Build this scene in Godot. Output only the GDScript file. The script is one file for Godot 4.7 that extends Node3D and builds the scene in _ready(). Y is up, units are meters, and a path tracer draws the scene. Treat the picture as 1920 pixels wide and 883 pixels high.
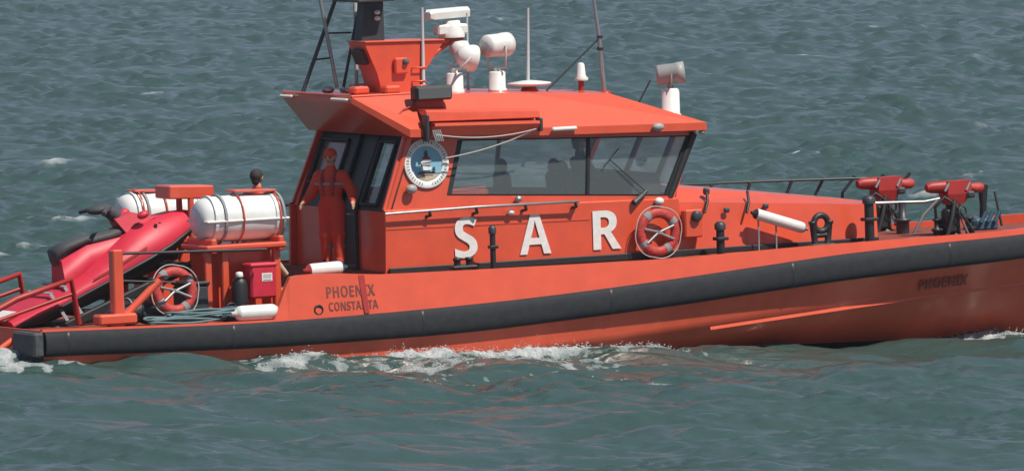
extends Node3D
# A rescue boat under way on a choppy sea, seen from a breakwater through a long lens.
# Boat frame: x forward, y up, z starboard, origin amidships at the waterline.

const YAW := 27.0
const PITCH := 2.0
const BOAT_AT := Vector3(-0.58, 0.0, 0.0)
const SEA := -0.03
const WATER := Color(0.038, 0.072, 0.068)   # silty coastal water
var BT: Transform3D
var M := {}
var boat: Node3D
var used := {}
var n_big := FastNoiseLite.new()
var n_mid := FastNoiseLite.new()
var n_small := FastNoiseLite.new()
var n_foam := FastNoiseLite.new()

func _ready():
	# ---- camera
	var cam := Camera3D.new()
	cam.name = "camera"
	cam.fov = 2.13
	cam.near = 1.0
	cam.far = 9000.0
	add_child(cam)
	cam.look_at_from_position(Vector3(0, 10.038, 189.82), Vector3(0, 1.75, 0), Vector3.UP)
	cam.current = true
	# ---- sky and exposure
	var env := Environment.new()
	env.background_mode = Environment.BG_SKY
	var psm := ProceduralSkyMaterial.new()
	psm.sky_top_color = Color(0.40, 0.465, 0.56)
	psm.sky_horizon_color = Color(0.57, 0.605, 0.69)
	psm.sky_curve = 0.18
	psm.ground_bottom_color = Color(0.20, 0.25, 0.27)
	psm.ground_horizon_color = Color(0.55, 0.60, 0.63)
	psm.sun_angle_max = 1.0
	var sky := Sky.new()
	sky.sky_material = psm
	env.sky = sky
	env.tonemap_mode = Environment.TONE_MAPPER_LINEAR
	env.tonemap_exposure = 1.13
	env.sdfgi_enabled = true
	env.ssao_enabled = true
	env.ssil_enabled = true
	env.fog_enabled = true
	env.fog_density = 0.00008
	env.fog_light_color = Color(0.70, 0.76, 0.80)
	var we := WorldEnvironment.new()
	we.name = "world_environment"
	we.environment = env
	add_child(we)
	# ---- sun: high, ahead of the starboard beam
	var sun := DirectionalLight3D.new()
	sun.name = "sun"
	sun.light_energy = 1.55
	sun.light_color = Color(1.0, 0.965, 0.91)
	sun.light_angular_distance = 0.9
	sun.shadow_enabled = true
	add_child(sun)
	var el := deg_to_rad(57.0)
	var d := Vector3(0.784 * cos(el), sin(el), 0.617 * cos(el)).normalized()
	sun.look_at_from_position(d * 50.0, Vector3.ZERO, Vector3.UP)

	BT = Transform3D(Basis(Vector3.UP, deg_to_rad(YAW)) * Basis(Vector3(0, 0, 1), deg_to_rad(PITCH)), BOAT_AT)
	make_materials()
	make_sea()
	make_boat()
	make_loose_things()
	make_people()

# ------------------------------------------------------------------ helpers
func numbered(n: String) -> String:
	if not used.has(n):
		used[n] = 0
		return n
	used[n] += 1
	return "%s_%03d" % [n, used[n]]

func st() -> SurfaceTool:
	var s := SurfaceTool.new()
	s.begin(Mesh.PRIMITIVE_TRIANGLES)
	return s

func put(s: SurfaceTool, called: String, m: Material, parent: Node, label := "") -> MeshInstance3D:
	s.generate_normals()
	s.index()
	var o := MeshInstance3D.new()
	o.mesh = s.commit()
	o.name = called
	o.material_override = m
	parent.add_child(o, true)
	if label != "":
		o.set_meta("label", label)
	return o

func group_node(called: String, parent: Node, label := "") -> Node3D:
	var o := Node3D.new()
	o.name = called
	parent.add_child(o, true)
	if label != "":
		o.set_meta("label", label)
	return o

func thing(called: String, label: String, category: String, xf: Transform3D, group := "") -> Node3D:
	var o := Node3D.new()
	o.name = numbered(called)
	add_child(o)
	o.transform = BT * xf
	o.set_meta("label", label)
	o.set_meta("category", category)
	if group != "":
		o.set_meta("group", group)
	return o

func tri(s: SurfaceTool, a: Vector3, b: Vector3, c: Vector3):
	s.add_vertex(a)
	s.add_vertex(b)
	s.add_vertex(c)

func quad(s: SurfaceTool, a: Vector3, b: Vector3, c: Vector3, d: Vector3, g := -1):
	s.set_smooth_group(g)
	tri(s, a, b, c)
	tri(s, a, c, d)

func cbox(s: SurfaceTool, c: Vector3, size: Vector3, bev := 0.01, b := Basis()):
	# a box with chamfered edges
	var h := size * 0.5
	bev = min(bev, min(h.x, min(h.y, h.z)) * 0.9)
	s.set_smooth_group(-1)
	for ax in 3:
		var u := (ax + 1) % 3
		var v := (ax + 2) % 3
		for sg in [-1.0, 1.0]:
			var p := []
			for k in [[-1, -1], [1, -1], [1, 1], [-1, 1]]:
				var q := Vector3.ZERO
				q[ax] = h[ax] * sg
				q[u] = (h[u] - bev) * k[0]
				q[v] = (h[v] - bev) * k[1]
				p.append(c + b * q)
			if sg < 0:
				quad(s, p[0], p[1], p[2], p[3])
			else:
				quad(s, p[3], p[2], p[1], p[0])
		for su in [-1.0, 1.0]:
			for sv in [-1.0, 1.0]:
				var e := []
				for t in [[-1, 0], [1, 0], [1, 1], [-1, 1]]:
					var q := Vector3.ZERO
					q[ax] = (h[ax] - bev) * t[0]
					q[u] = (h[u] - (bev if t[1] == 0 else 0.0)) * su
					q[v] = (h[v] - (0.0 if t[1] == 0 else bev)) * sv
					e.append(c + b * q)
				if su * sv > 0:
					quad(s, e[0], e[1], e[2], e[3])
				else:
					quad(s, e[3], e[2], e[1], e[0])
	for sx in [-1.0, 1.0]:
		for sy in [-1.0, 1.0]:
			for sz in [-1.0, 1.0]:
				var a := c + b * Vector3(h.x * sx, (h.y - bev) * sy, (h.z - bev) * sz)
				var bb := c + b * Vector3((h.x - bev) * sx, h.y * sy, (h.z - bev) * sz)
				var cc := c + b * Vector3((h.x - bev) * sx, (h.y - bev) * sy, h.z * sz)
				if sx * sy * sz > 0:
					tri(s, a, cc, bb)
				else:
					tri(s, a, bb, cc)

func tube(s: SurfaceTool, pts: Array, r, n := 8, caps := true):
	# a round bar along the points; r is one radius or one for each point
	var rings := []
	var side := Vector3.ZERO
	for i in pts.size():
		var t: Vector3
		if i == 0:
			t = pts[1] - pts[0]
		elif i == pts.size() - 1:
			t = pts[i] - pts[i - 1]
		else:
			t = (pts[i] - pts[i - 1]).normalized() + (pts[i + 1] - pts[i]).normalized()
		t = t.normalized()
		if side == Vector3.ZERO:
			side = t.cross(Vector3.UP if abs(t.y) < 0.9 else Vector3.RIGHT).normalized()
		else:
			side = (side - t * side.dot(t)).normalized()
		var up := side.cross(t)
		var rr: float = r[i] if r is Array else r
		var ring := []
		for k in n:
			var a := TAU * k / n
			ring.append(pts[i] + (side * cos(a) + up * sin(a)) * rr)
		rings.append(ring)
	for i in rings.size() - 1:
		for k in n:
			var k2 := (k + 1) % n
			quad(s, rings[i][k], rings[i + 1][k], rings[i + 1][k2], rings[i][k2], 1)
	if caps:
		s.set_smooth_group(-1)
		for e in [0, rings.size() - 1]:
			for k in n:
				if e == 0:
					tri(s, pts[0], rings[0][k], rings[0][(k + 1) % n])
				else:
					tri(s, pts[e], rings[e][(k + 1) % n], rings[e][k])

func lathe(s: SurfaceTool, prof: Array, xf := Transform3D(), n := 20, g := 1):
	# profile of Vector2(radius, height) spun about the frame's y axis
	for i in prof.size() - 1:
		for k in n:
			var a0 := TAU * k / n
			var a1 := TAU * (k + 1) / n
			var p: Vector2 = prof[i]
			var q: Vector2 = prof[i + 1]
			quad(s, xf * Vector3(p.x * cos(a0), p.y, p.x * sin(a0)), xf * Vector3(q.x * cos(a0), q.y, q.x * sin(a0)),
				xf * Vector3(q.x * cos(a1), q.y, q.x * sin(a1)), xf * Vector3(p.x * cos(a1), p.y, p.x * sin(a1)), g)

func ring(s: SurfaceTool, xf: Transform3D, big: float, small: float, a0 := 0.0, a1 := TAU, n := 36, m := 12, squash := 1.0):
	# (part of) a torus about the frame's z axis
	for i in n:
		var u0 := lerpf(a0, a1, float(i) / n)
		var u1 := lerpf(a0, a1, float(i + 1) / n)
		for k in m:
			var q := []
			for w in [[u0, k], [u1, k], [u1, k + 1], [u0, k + 1]]:
				var v: float = TAU * w[1] / m
				var rr := big + small * cos(v)
				q.append(xf * Vector3(rr * cos(w[0]), rr * sin(w[0]), small * squash * sin(v)))
			quad(s, q[0], q[1], q[2], q[3], 1)

func loft(s: SurfaceTool, secs: Array, closed := false, g := 1, cap := false):
	var n: int = secs[0].size()
	for i in secs.size() - 1:
		for k in (n if closed else n - 1):
			var k2 := (k + 1) % n
			quad(s, secs[i][k], secs[i + 1][k], secs[i + 1][k2], secs[i][k2], g)
	if cap:
		s.set_smooth_group(-1)
		for e in [0, secs.size() - 1]:
			var c := Vector3.ZERO
			for p in secs[e]:
				c += p / n
			for k in n:
				tri(s, c, secs[e][k], secs[e][(k + 1) % n])

func plate(s: SurfaceTool, pts: Array, off: Vector3):
	# a flat convex plate with thickness
	var n := pts.size()
	s.set_smooth_group(-1)
	for k in range(1, n - 1):
		tri(s, pts[0], pts[k], pts[k + 1])
		tri(s, pts[0] + off, pts[k + 1] + off, pts[k] + off)
	for k in n:
		var k2 := (k + 1) % n
		quad(s, pts[k], pts[k] + off, pts[k2] + off, pts[k2])

func hole_plate(s: SurfaceTool, o: Array, i: Array, off: Vector3):
	# a four-cornered plate with a four-cornered opening, with real thickness and reveals
	for k in 4:
		var k2 := (k + 1) % 4
		quad(s, o[k], o[k2], i[k2], i[k])
		quad(s, o[k] + off, i[k] + off, i[k2] + off, o[k2] + off)
		quad(s, i[k], i[k2], i[k2] + off, i[k] + off)
		quad(s, o[k], o[k] + off, o[k2] + off, o[k2])

func dome(s: SurfaceTool, xf: Transform3D, r: Vector3, n := 12, m := 8):
	# an ellipsoid
	for i in m:
		for k in n:
			var q := []
			for w in [[i, k], [i + 1, k], [i + 1, k + 1], [i, k + 1]]:
				var a: float = PI * w[0] / m - PI / 2
				var b: float = TAU * w[1] / n
				q.append(xf * Vector3(r.x * cos(a) * cos(b), r.y * sin(a), r.z * cos(a) * sin(b)))
			quad(s, q[0], q[1], q[2], q[3], 1)

func at(x: float, y: float, z: float, b := Basis()) -> Transform3D:
	return Transform3D(b, Vector3(x, y, z))

func curve(tab: Array, x: float) -> float:
	# piecewise smooth table of [x, value]
	if x <= tab[0][0]:
		return tab[0][1]
	for i in tab.size() - 1:
		if x <= tab[i + 1][0]:
			var t: float = (x - tab[i][0]) / (tab[i + 1][0] - tab[i][0])
			var p0: float = tab[max(i - 1, 0)][1]
			var p3: float = tab[min(i + 2, tab.size() - 1)][1]
			return cubic_interpolate(tab[i][1], tab[i + 1][1], p0, p3, t)
	return tab[-1][1]

# ------------------------------------------------------------------ materials
func grain(seed_: int, freq: float, lo: Color, hi: Color, octaves := 4, size := 512, power := 1.0) -> ImageTexture:
	var n := FastNoiseLite.new()
	n.seed = seed_
	n.noise_type = FastNoiseLite.TYPE_SIMPLEX_SMOOTH
	n.frequency = freq
	n.fractal_octaves = octaves
	var g := n.get_seamless_image(size, size)
	g.convert(Image.FORMAT_L8)
	var im := Image.create(size, size, false, Image.FORMAT_RGB8)
	for y in size:
		for x in size:
			im.set_pixel(x, y, lo.lerp(hi, pow(g.get_pixel(x, y).r, power)))
	im.generate_mipmaps()
	return ImageTexture.create_from_image(im)

func mat(lin: Color, rough := 0.5, metal := 0.0, tex: Texture2D = null, scale := 1.0) -> StandardMaterial3D:
	var m := StandardMaterial3D.new()
	m.albedo_color = lin.linear_to_srgb()
	m.roughness = rough
	m.metallic = metal
	if tex:
		m.albedo_texture = tex
		m.uv1_triplanar = true
		m.uv1_scale = Vector3.ONE * scale
	return m

func make_materials():
	var worn := grain(3, 0.012, Color(0.91, 0.92, 0.93), Color(1, 1, 1), 5)
	var cloth := grain(5, 0.05, Color(0.72, 0.72, 0.74), Color(1, 1, 1), 4, 256)
	var scuff := grain(8, 0.02, Color(0.66, 0.68, 0.72), Color(1, 1, 1), 5)
	M.orange = mat(Color(0.70, 0.088, 0.036), 0.42, 0.0, worn, 0.35)
	M.orange.clearcoat_enabled = true
	M.orange.clearcoat = 0.8
	M.orange.clearcoat_roughness = 0.2
	M.hull_orange = mat(Color(0.78, 0.12, 0.06), 0.36, 0.0, worn, 0.4)
	M.rubber = mat(Color(0.022, 0.025, 0.032), 0.85, 0.0, scuff, 0.5)
	M.black = mat(Color(0.018, 0.02, 0.024), 0.5, 0.0, worn, 1.0)
	M.bottom = mat(Color(0.02, 0.022, 0.03), 0.5, 0.0, scuff, 0.6)
	M.dark_metal = mat(Color(0.05, 0.056, 0.065), 0.45, 0.2, worn, 1.0)
	M.steel = mat(Color(0.42, 0.43, 0.44), 0.35, 0.7, worn, 1.5)
	M.white = mat(Color(0.74, 0.74, 0.72), 0.4, 0.0, worn, 0.8)
	M.raft = mat(Color(0.74, 0.75, 0.75), 0.4, 0.0, worn, 0.6)
	M.grey = mat(Color(0.34, 0.34, 0.34), 0.5, 0.0, worn, 1.0)
	M.whip = mat(Color(0.40, 0.43, 0.45), 0.5)
	M.letter = mat(Color(0.78, 0.78, 0.77), 0.5, 0.0, worn, 1.5)
	M.ink = mat(Color(0.15, 0.035, 0.025), 0.6)
	M.faint_ink = mat(Color(0.27, 0.05, 0.036), 0.5)
	M.crimson = mat(Color(0.60, 0.026, 0.06), 0.5, 0.0, worn, 0.7)
	M.red = mat(Color(0.36, 0.022, 0.02), 0.5, 0.0, worn, 0.8)
	M.suit = mat(Color(0.46, 0.035, 0.025), 0.8, 0.0, cloth, 2.0)
	M.seat = mat(Color(0.07, 0.075, 0.085), 0.7, 0.0, cloth, 2.0)
	M.deck = mat(Color(0.30, 0.06, 0.035), 0.8, 0.0, scuff, 0.6)
	M.inside = mat(Color(0.17, 0.175, 0.18), 0.7, 0.0, worn, 0.6)
	M.teal_rope = mat(Color(0.16, 0.27, 0.29), 0.85, 0.0, cloth, 6.0)
	M.pale_rope = mat(Color(0.60, 0.56, 0.54), 0.85, 0.0, cloth, 6.0)
	M.pad = mat(Color(0.075, 0.08, 0.088), 0.7, 0.0, scuff, 0.8)
	M.webbing = mat(Color(0.33, 0.34, 0.36), 0.8, 0.0, cloth, 4.0)
	M.buoy = mat(Color(0.62, 0.06, 0.05), 0.6, 0.0, scuff, 1.2)
	M.blue = mat(Color(0.03, 0.09, 0.14), 0.6, 0.0, worn, 1.0)
	M.sky_blue = mat(Color(0.20, 0.42, 0.56), 0.5)
	M.sand = mat(Color(0.46, 0.40, 0.31), 0.5)
	M.badge_grey = mat(Color(0.30, 0.30, 0.31), 0.5)
	M.badge_dark = mat(Color(0.05, 0.06, 0.09), 0.5)
	M.lens = mat(Color(0.10, 0.11, 0.12), 0.08, 0.0)
	M.glass = StandardMaterial3D.new()
	M.glass.albedo_color = Color(0.62, 0.68, 0.68, 0.10)
	M.glass.roughness = 0.11
	M.glass.transparency = BaseMaterial3D.TRANSPARENCY_ALPHA
	M.person = StandardMaterial3D.new()
	M.person.vertex_color_use_as_albedo = true
	M.person.roughness = 0.8
	M.foam = StandardMaterial3D.new()
	M.foam.vertex_color_use_as_albedo = true
	M.foam.roughness = 0.9
	M.water = StandardMaterial3D.new()
	M.water.vertex_color_use_as_albedo = true
	M.water.roughness = 0.22
	M.water.metallic_specular = 0.5
	var rn := FastNoiseLite.new()
	rn.seed = 21
	rn.noise_type = FastNoiseLite.TYPE_SIMPLEX_SMOOTH
	rn.frequency = 0.02
	rn.fractal_octaves = 4
	var rim := rn.get_seamless_image(512, 512)
	rim.convert(Image.FORMAT_RGBA8)
	rim.bump_map_to_normal_map(5.0)
	rim.generate_mipmaps()
	M.water.normal_enabled = true
	M.water.normal_texture = ImageTexture.create_from_image(rim)
	M.foam.normal_enabled = true
	M.foam.normal_texture = M.water.normal_texture
	M.foam.normal_scale = 1.0
	M.foam.albedo_texture = cloth
	M.foam.uv1_triplanar = true
	M.foam.uv1_world_triplanar = true
	M.foam.uv1_scale = Vector3.ONE * 1.3
	M.water.normal_scale = 0.4

# ------------------------------------------------------------------ sea
func wave(x: float, z: float, fade: float) -> float:
	var p := x * 0.985 + z * 0.17
	var q := z * 0.985 - x * 0.17
	var h := 0.21 * n_big.get_noise_2d(p / 4.4, q / 2.2)
	h += 0.16 * smoothstep(-25.0, 10.0, z) * n_big.get_noise_2d(p / 5.5 + 70.0, q / 3.4 - 30.0)
	if fade > 0.0:
		# gusts: rougher and smoother patches
		fade *= clampf(1.0 + 0.9 * n_big.get_noise_2d(x / 9.0 + 200.0, z / 14.0), 0.35, 1.7)
		var r := 1.0 - absf(n_mid.get_noise_2d(p / 2.0 + h * 1.5, q / 0.62))
		h += fade * 0.07 * (r * r - 0.55)
		h += fade * lerpf(0.05, 0.032, smoothstep(-20.0, 5.0, z)) * n_mid.get_noise_2d(p / 1.15 + 90.0, q / 0.38)
		h += fade * smoothstep(5.0, -40.0, z) * 0.10 * n_small.get_noise_2d(p / 1.3 - 50.0, q / 0.42)
		h += fade * 0.012 * n_small.get_noise_2d(p / 0.5, q / 0.2)
	return h

func sea_height(x: float, z: float, fade := 1.0) -> float:
	var h := SEA + wave(x, z, fade)
	# the boat's own waves, in its frame
	var c := cos(deg_to_rad(YAW))
	var s := sin(deg_to_rad(YAW))
	var u := (x - BOAT_AT.x) * c - z * s
	var v := (x - BOAT_AT.x) * s + z * c
	if u > -22.0 and u < 14.0 and absf(v) < 16.0:
		var d := absf(v) - 2.25
		var k := smoothstep(-9.0, -4.0, u) * (1.0 - smoothstep(0.0, 2.5, u))
		h += 0.16 * k * exp(-pow((d - 0.7) / 0.5, 2.0))
		h += 0.26 * smoothstep(-11.0, -8.0, u) * (1.0 - smoothstep(-7.0, -4.0, u)) * exp(-pow(d / 1.5, 2.0))
		var d2 := d - 0.55 * (4.0 - u)
		h += 0.12 * smoothstep(-8.0, -1.0, u) * (1.0 - smoothstep(2.0, 6.0, u)) * exp(-pow(d2 / 0.9, 2.0))
	return h

func foam_amount(x: float, z: float) -> float:
	# churned water along the starboard side, at the bow and under the stern
	var c := cos(deg_to_rad(YAW))
	var s := sin(deg_to_rad(YAW))
	var u := (x - BOAT_AT.x) * c - z * s
	var v := (x - BOAT_AT.x) * s + z * c
	var d := v - 2.25
	var f := 0.0
	var along := 0.97 + 0.12 * sin(u * 4.3) + 0.12 * sin(u * 9.1 + 1.0)
	var crest := smoothstep(-3.8, -2.6, u) * (1.0 - smoothstep(-0.2, 1.4, u))
	f = max(f, crest * 1.1 * along * exp(-pow((d - 0.62) / 0.34, 2.0)))
	f = max(f, 0.66 * smoothstep(-7.0, -3.6, u) * (1.0 - smoothstep(-3.2, -2.0, u)) * along * exp(-pow((d - 0.45) / 0.25, 2.0)))
	f = max(f, 0.56 * exp(-pow((x + 0.6) / 2.6, 2.0) - pow((z - 5.4) / 2.1, 2.0)))
	f = max(f, 0.66 * exp(-pow((x - 0.4) / 2.2, 2.0) - pow((z - 8.3 - 0.2 * x) / 0.7, 2.0)))
	f = max(f, 0.60 * exp(-pow((x - 1.9) / 0.9, 2.0) - pow((z - 2.2) / 1.2, 2.0)))
	f = max(f, 0.46 * exp(-pow((x + 3.3) / 1.5, 2.0) - pow((z - 5.0) / 0.9, 2.0)))
	f = max(f, 0.66 * exp(-pow((u - 8.4) / 1.7, 2.0) - pow((v - 0.85) / 0.3, 2.0)))
	f = max(f, 0.70 * exp(-pow((u + 8.6) / 0.9, 2.0) - pow((v - 2.0) / 1.2, 2.0)))
	return f

func make_sea():
	n_big.seed = 11
	n_mid.seed = 12
	n_small.seed = 13
	n_foam.seed = 14
	for n in [n_big, n_mid, n_small, n_foam]:
		n.noise_type = FastNoiseLite.TYPE_SIMPLEX_SMOOTH
		n.frequency = 1.0
		n.fractal_octaves = 2
	n_foam.fractal_octaves = 4
	var xs := [0.0]
	var step := 0.06
	while xs[-1] < 3500.0:
		if xs[-1] > 10.0:
			step = step * 1.02 if xs[-1] < 28.0 else step * 1.35
		xs.append(xs[-1] + step)
	for i in range(1, xs.size()):
		xs.append(-xs[i])
	xs.sort()
	var zs := []
	var z := 33.0
	step = 0.11
	while z > -7000.0:
		zs.append(z)
		if z < -15.0:
			step = step * 1.0018 if z > -235.0 else step * 1.3
		z -= step
	z = 33.0
	step = 0.11
	while z < 400.0:
		step *= 1.3
		z += step
		zs.append(z)
	zs.sort()
	var nx := xs.size()
	var nz := zs.size()
	var H := PackedFloat32Array()
	H.resize(nx * nz)
	for j in nz:
		var zz: float = zs[j]
		var fz := 1.0 - smoothstep(240.0, 300.0, -zz) if zz < 0 else 1.0 - smoothstep(33.0, 40.0, zz)
		for i in nx:
			var xx: float = xs[i]
			var f := fz * (1.0 - smoothstep(24.0, 34.0, absf(xx)))
			if absf(xx) > 200.0 or zz < -500.0:
				H[j * nx + i] = SEA
			else:
				H[j * nx + i] = sea_height(xx, zz, f)
	var V := PackedVector3Array()
	var N := PackedVector3Array()
	var U := PackedVector2Array()
	V.resize(nx * nz)
	N.resize(nx * nz)
	U.resize(nx * nz)
	for j in nz:
		var j0: int = max(j - 1, 0)
		var j1: int = min(j + 1, nz - 1)
		for i in nx:
			var i0: int = max(i - 1, 0)
			var i1: int = min(i + 1, nx - 1)
			var k := j * nx + i
			V[k] = Vector3(xs[i], H[k], zs[j])
			U[k] = Vector2(xs[i] / 3.6, zs[j] / 1.7)
			N[k] = Vector3(-(H[j * nx + i1] - H[j * nx + i0]) / (xs[i1] - xs[i0]), 1.0, -(H[j1 * nx + i] - H[j0 * nx + i]) / (zs[j1] - zs[j0])).normalized()
	# small whitecaps breaking on the crests of the open sea: [x, z, half length, half depth, strength]
	var caps := [[-0.5, -187.4, 0.3, 1.2, 1.0], [2.2, -189.8, 0.3, 1.2, 1.0], [6.35, -79.5, 0.6, 0.8, 1.15], [6.9, -201, 0.3, 1.2, 1.0], [-12.6, -193, 0.2, 1.0, 1.0], [11.9, -178, 0.35, 1.0, 1.0], [10.4, -178.6, 0.3, 1.0, 1.0],
		[9.7, -69.2, 0.6, 0.8, 1.0], [9.0, -67.8, 0.4, 0.7, 1.0], [-8.4, -32.2, 1.2, 1.2, 1.05], [-8.6, -36.0, 0.8, 0.8, 0.9], [-8.3, -50.9, 0.9, 0.9, 1.0], [-7.4, -53.0, 0.5, 1.0, 1.1], [-8.0, -47.0, 1.0, 0.8, 0.9],
		[-5.1, -72.1, 0.5, 0.8, 0.85], [-9.6, -73.5, 0.4, 0.8, 0.85], [7.9, -150.0, 0.4, 1.0, 0.95], [12.6, -150.0, 0.5, 1.0, 0.95], [3.9, -170.0, 0.4, 1.0, 0.95], [-3.6, -150.0, 0.4, 1.0, 0.95], [8.3, -58.0, 0.6, 0.7, 1.0], [10.9, -95.0, 0.6, 0.8, 0.95], [-9.0, -120.0, 0.5, 0.9, 0.95], [4.95, 27.6, 0.3, 0.4, 0.9]]
	var C := PackedColorArray()
	C.resize(nx * nz)
	C.fill(WATER)
	for cp in caps:
		for j in range(zs.bsearch(cp[1] - cp[3] * 2.2), zs.bsearch(cp[1] + cp[3] * 2.2)):
			for i in range(xs.bsearch(cp[0] - cp[2] * 2.2), xs.bsearch(cp[0] + cp[2] * 2.2)):
				var e: float = cp[4] * exp(-pow((xs[i] - cp[0]) / cp[2], 2.0) - pow((zs[j] - cp[1]) / cp[3], 2.0))
				e *= smoothstep(-0.08, 0.10, H[j * nx + i] - SEA)
				var l := clampf((foam_level(xs[i], zs[j], e) - 0.02) * 1.5, 0.0, 1.0)
				C[j * nx + i] = WATER.lerp(Color(0.62, 0.66, 0.66), l)
	var I := PackedInt32Array()
	I.resize((nx - 1) * (nz - 1) * 6)
	var w := 0
	for j in nz - 1:
		for i in nx - 1:
			var k := j * nx + i
			I[w] = k
			I[w + 1] = k + 1
			I[w + 2] = k + nx + 1
			I[w + 3] = k
			I[w + 4] = k + nx + 1
			I[w + 5] = k + nx
			w += 6
	var arr := []
	arr.resize(Mesh.ARRAY_MAX)
	arr[Mesh.ARRAY_VERTEX] = V
	arr[Mesh.ARRAY_NORMAL] = N
	arr[Mesh.ARRAY_TEX_UV] = U
	arr[Mesh.ARRAY_COLOR] = C
	arr[Mesh.ARRAY_INDEX] = I
	var am := ArrayMesh.new()
	am.add_surface_from_arrays(Mesh.PRIMITIVE_TRIANGLES, arr)
	var sea := MeshInstance3D.new()
	sea.name = "sea"
	sea.mesh = am
	sea.material_override = M.water
	add_child(sea)
	sea.set_meta("kind", "structure")
	sea.set_meta("label", "choppy grey green sea with short wind waves")
	sea.set_meta("category", "sea")

	# foam beside the hull
	var s := st()
	foam_patch(s, -9.0, -5.0, 480, 250, 0.038, 0.062, foam_amount)
	foam_spray(s)
	finish_foam(s, "wake_foam", "white churned wake foam streaming along the side of the orange hull")
func foam_level(x: float, z: float, f: float) -> float:
	# patches, broken into lace and streaks where the foam thins out
	var n := n_foam.get_noise_2d(x / 1.6, z / 1.6)
	var fine := n_foam.get_noise_2d(x / 0.34 + 11.0, z / 0.6 - 5.0)
	var lace := 1.0 - absf(n_foam.get_noise_2d(x / 0.75 + 31.0, z / 1.0 + 7.0)) * 3.2
	return f + 0.22 * n + 0.28 * fine + 0.20 * lace - 0.47

func foam_patch(s: SurfaceTool, x0: float, z0: float, nx: int, nz: int, dx: float, dz: float, amount: Callable):
	var L := PackedFloat32Array()
	var A := PackedFloat32Array()
	L.resize((nx + 1) * (nz + 1))
	A.resize(L.size())
	for j in nz + 1:
		for i in nx + 1:
			var x := x0 + i * dx
			var z := z0 + j * dz
			var f: float = amount.call(x, z)
			A[j * (nx + 1) + i] = f
			L[j * (nx + 1) + i] = foam_level(x, z, f) if f > 0.1 else -1.0
	for j in nz:
		for i in nx:
			var k := j * (nx + 1) + i
			if max(max(L[k], L[k + 1]), max(L[k + nx + 1], L[k + nx + 2])) < 0.0:
				continue
			var p := []
			for q in [[0, 0], [1, 0], [1, 1], [0, 1]]:
				var xx: float = x0 + (i + q[0]) * dx
				var zz: float = z0 + (j + q[1]) * dz
				var kk: int = k + q[0] + q[1] * (nx + 1)
				var l: float = clampf(L[kk], -0.15, 0.4)
				var b := 0.5 + 0.5 * n_foam.get_noise_2d(xx / 0.13 + 40.0, zz / 0.22)
				var w := clampf((l - 0.02) * 2.2, 0.0, 1.0)
				# foam thins to nothing at its edge, where it dips under the water; it heaps up only on the breaking crest
				var heap := 0.03 + 0.26 * b * smoothstep(0.5, 1.0, A[kk])
				p.append([Vector3(xx, sea_height(xx, zz) + minf(l, 0.0) * 0.3 + maxf(l, 0.0) * heap, zz), Color(0.17, 0.22, 0.22).lerp(Color(0.72, 0.74, 0.74), w * (0.45 + 0.55 * b))])
			s.set_smooth_group(1)
			for w in [0, 1, 2, 0, 2, 3]:
				s.set_color(p[w][1])
				s.add_vertex(p[w][0])

func foam_spray(s: SurfaceTool):
	# drops and shreds thrown up where the foam is densest
	var rng := RandomNumberGenerator.new()
	rng.seed = 77
	var made := 0
	while made < 2600:
		var x := rng.randf_range(-6.0, 8.0)
		var z := rng.randf_range(-4.5, 9.5)
		var f := foam_amount(x, z)
		var l := foam_level(x, z, f)
		if f < 0.35 or l < 0.05 or rng.randf() > f * f:
			continue
		made += 1
		var up := absf(rng.randfn(0.0, 0.06)) * (0.1 + f * f)
		var c := Vector3(x, sea_height(x, z) + 0.02 + up, z)
		var r := rng.randf_range(0.003, 0.011) * (1.0 - minf(up * 2.5, 0.6))
		var d := Vector3(r * rng.randf_range(1.0, 2.4), r, r)
		s.set_smooth_group(1)
		for sx in [-1.0, 1.0]:
			for sy in [-1.0, 1.0]:
				for sz in [-1.0, 1.0]:
					var v := [c + Vector3(d.x * sx, 0, 0), c + Vector3(0, d.y * sy, 0), c + Vector3(0, 0, d.z * sz)]
					if sx * sy * sz > 0:
						v.reverse()
					for q in v:
						s.set_color(Color(0.74, 0.76, 0.76))
						s.add_vertex(q)

func finish_foam(s: SurfaceTool, called: String, label: String):
	var o := put(s, called, M.foam, self, label)
	o.set_meta("kind", "stuff")
	o.set_meta("category", "foam")

# ------------------------------------------------------------------ boat
const BEAM := [[-8.2, 2.36], [-5.0, 2.42], [0.0, 2.42], [2.0, 2.40], [4.0, 2.30], [6.0, 2.10], [8.0, 1.74], [9.5, 1.30], [10.8, 0.78], [11.6, 0.36], [12.1, 0.04]]
const FEND_TOP := [[-8.2, 0.885], [-6.0, 0.84], [-4.5, 0.825], [-2.5, 0.855], [-0.6, 0.915], [1.0, 1.0], [2.45, 1.095], [4.0, 1.20], [5.2, 1.275], [6.8, 1.33], [8.4, 1.355], [10.0, 1.40], [12.1, 1.46]]
const FEND_BOT := [[-8.2, 0.52], [-6.0, 0.475], [-4.5, 0.45], [-2.5, 0.46], [-1.1, 0.49], [1.0, 0.60], [2.45, 0.692], [4.0, 0.80], [5.2, 0.875], [6.8, 0.94], [8.4, 0.985], [10.0, 1.05], [12.1, 1.12]]
const CHINE_Y := [[-8.2, -0.02], [-3.0, -0.02], [0.0, 0.10], [3.0, 0.29], [5.7, 0.455], [8.65, 0.575], [10.5, 0.72], [12.1, 1.0]]
const CHINE_Z := [[-8.2, 2.28], [-3.0, 2.34], [0.0, 2.335], [3.0, 2.22], [5.7, 1.91], [8.65, 1.27], [10.5, 0.56], [12.1, 0.02]]
const KEEL_Y := [[-8.2, -0.75], [0.0, -0.95], [5.0, -0.95], [8.0, -0.75], [10.0, -0.3], [11.2, 0.25], [12.1, 0.95]]
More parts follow.
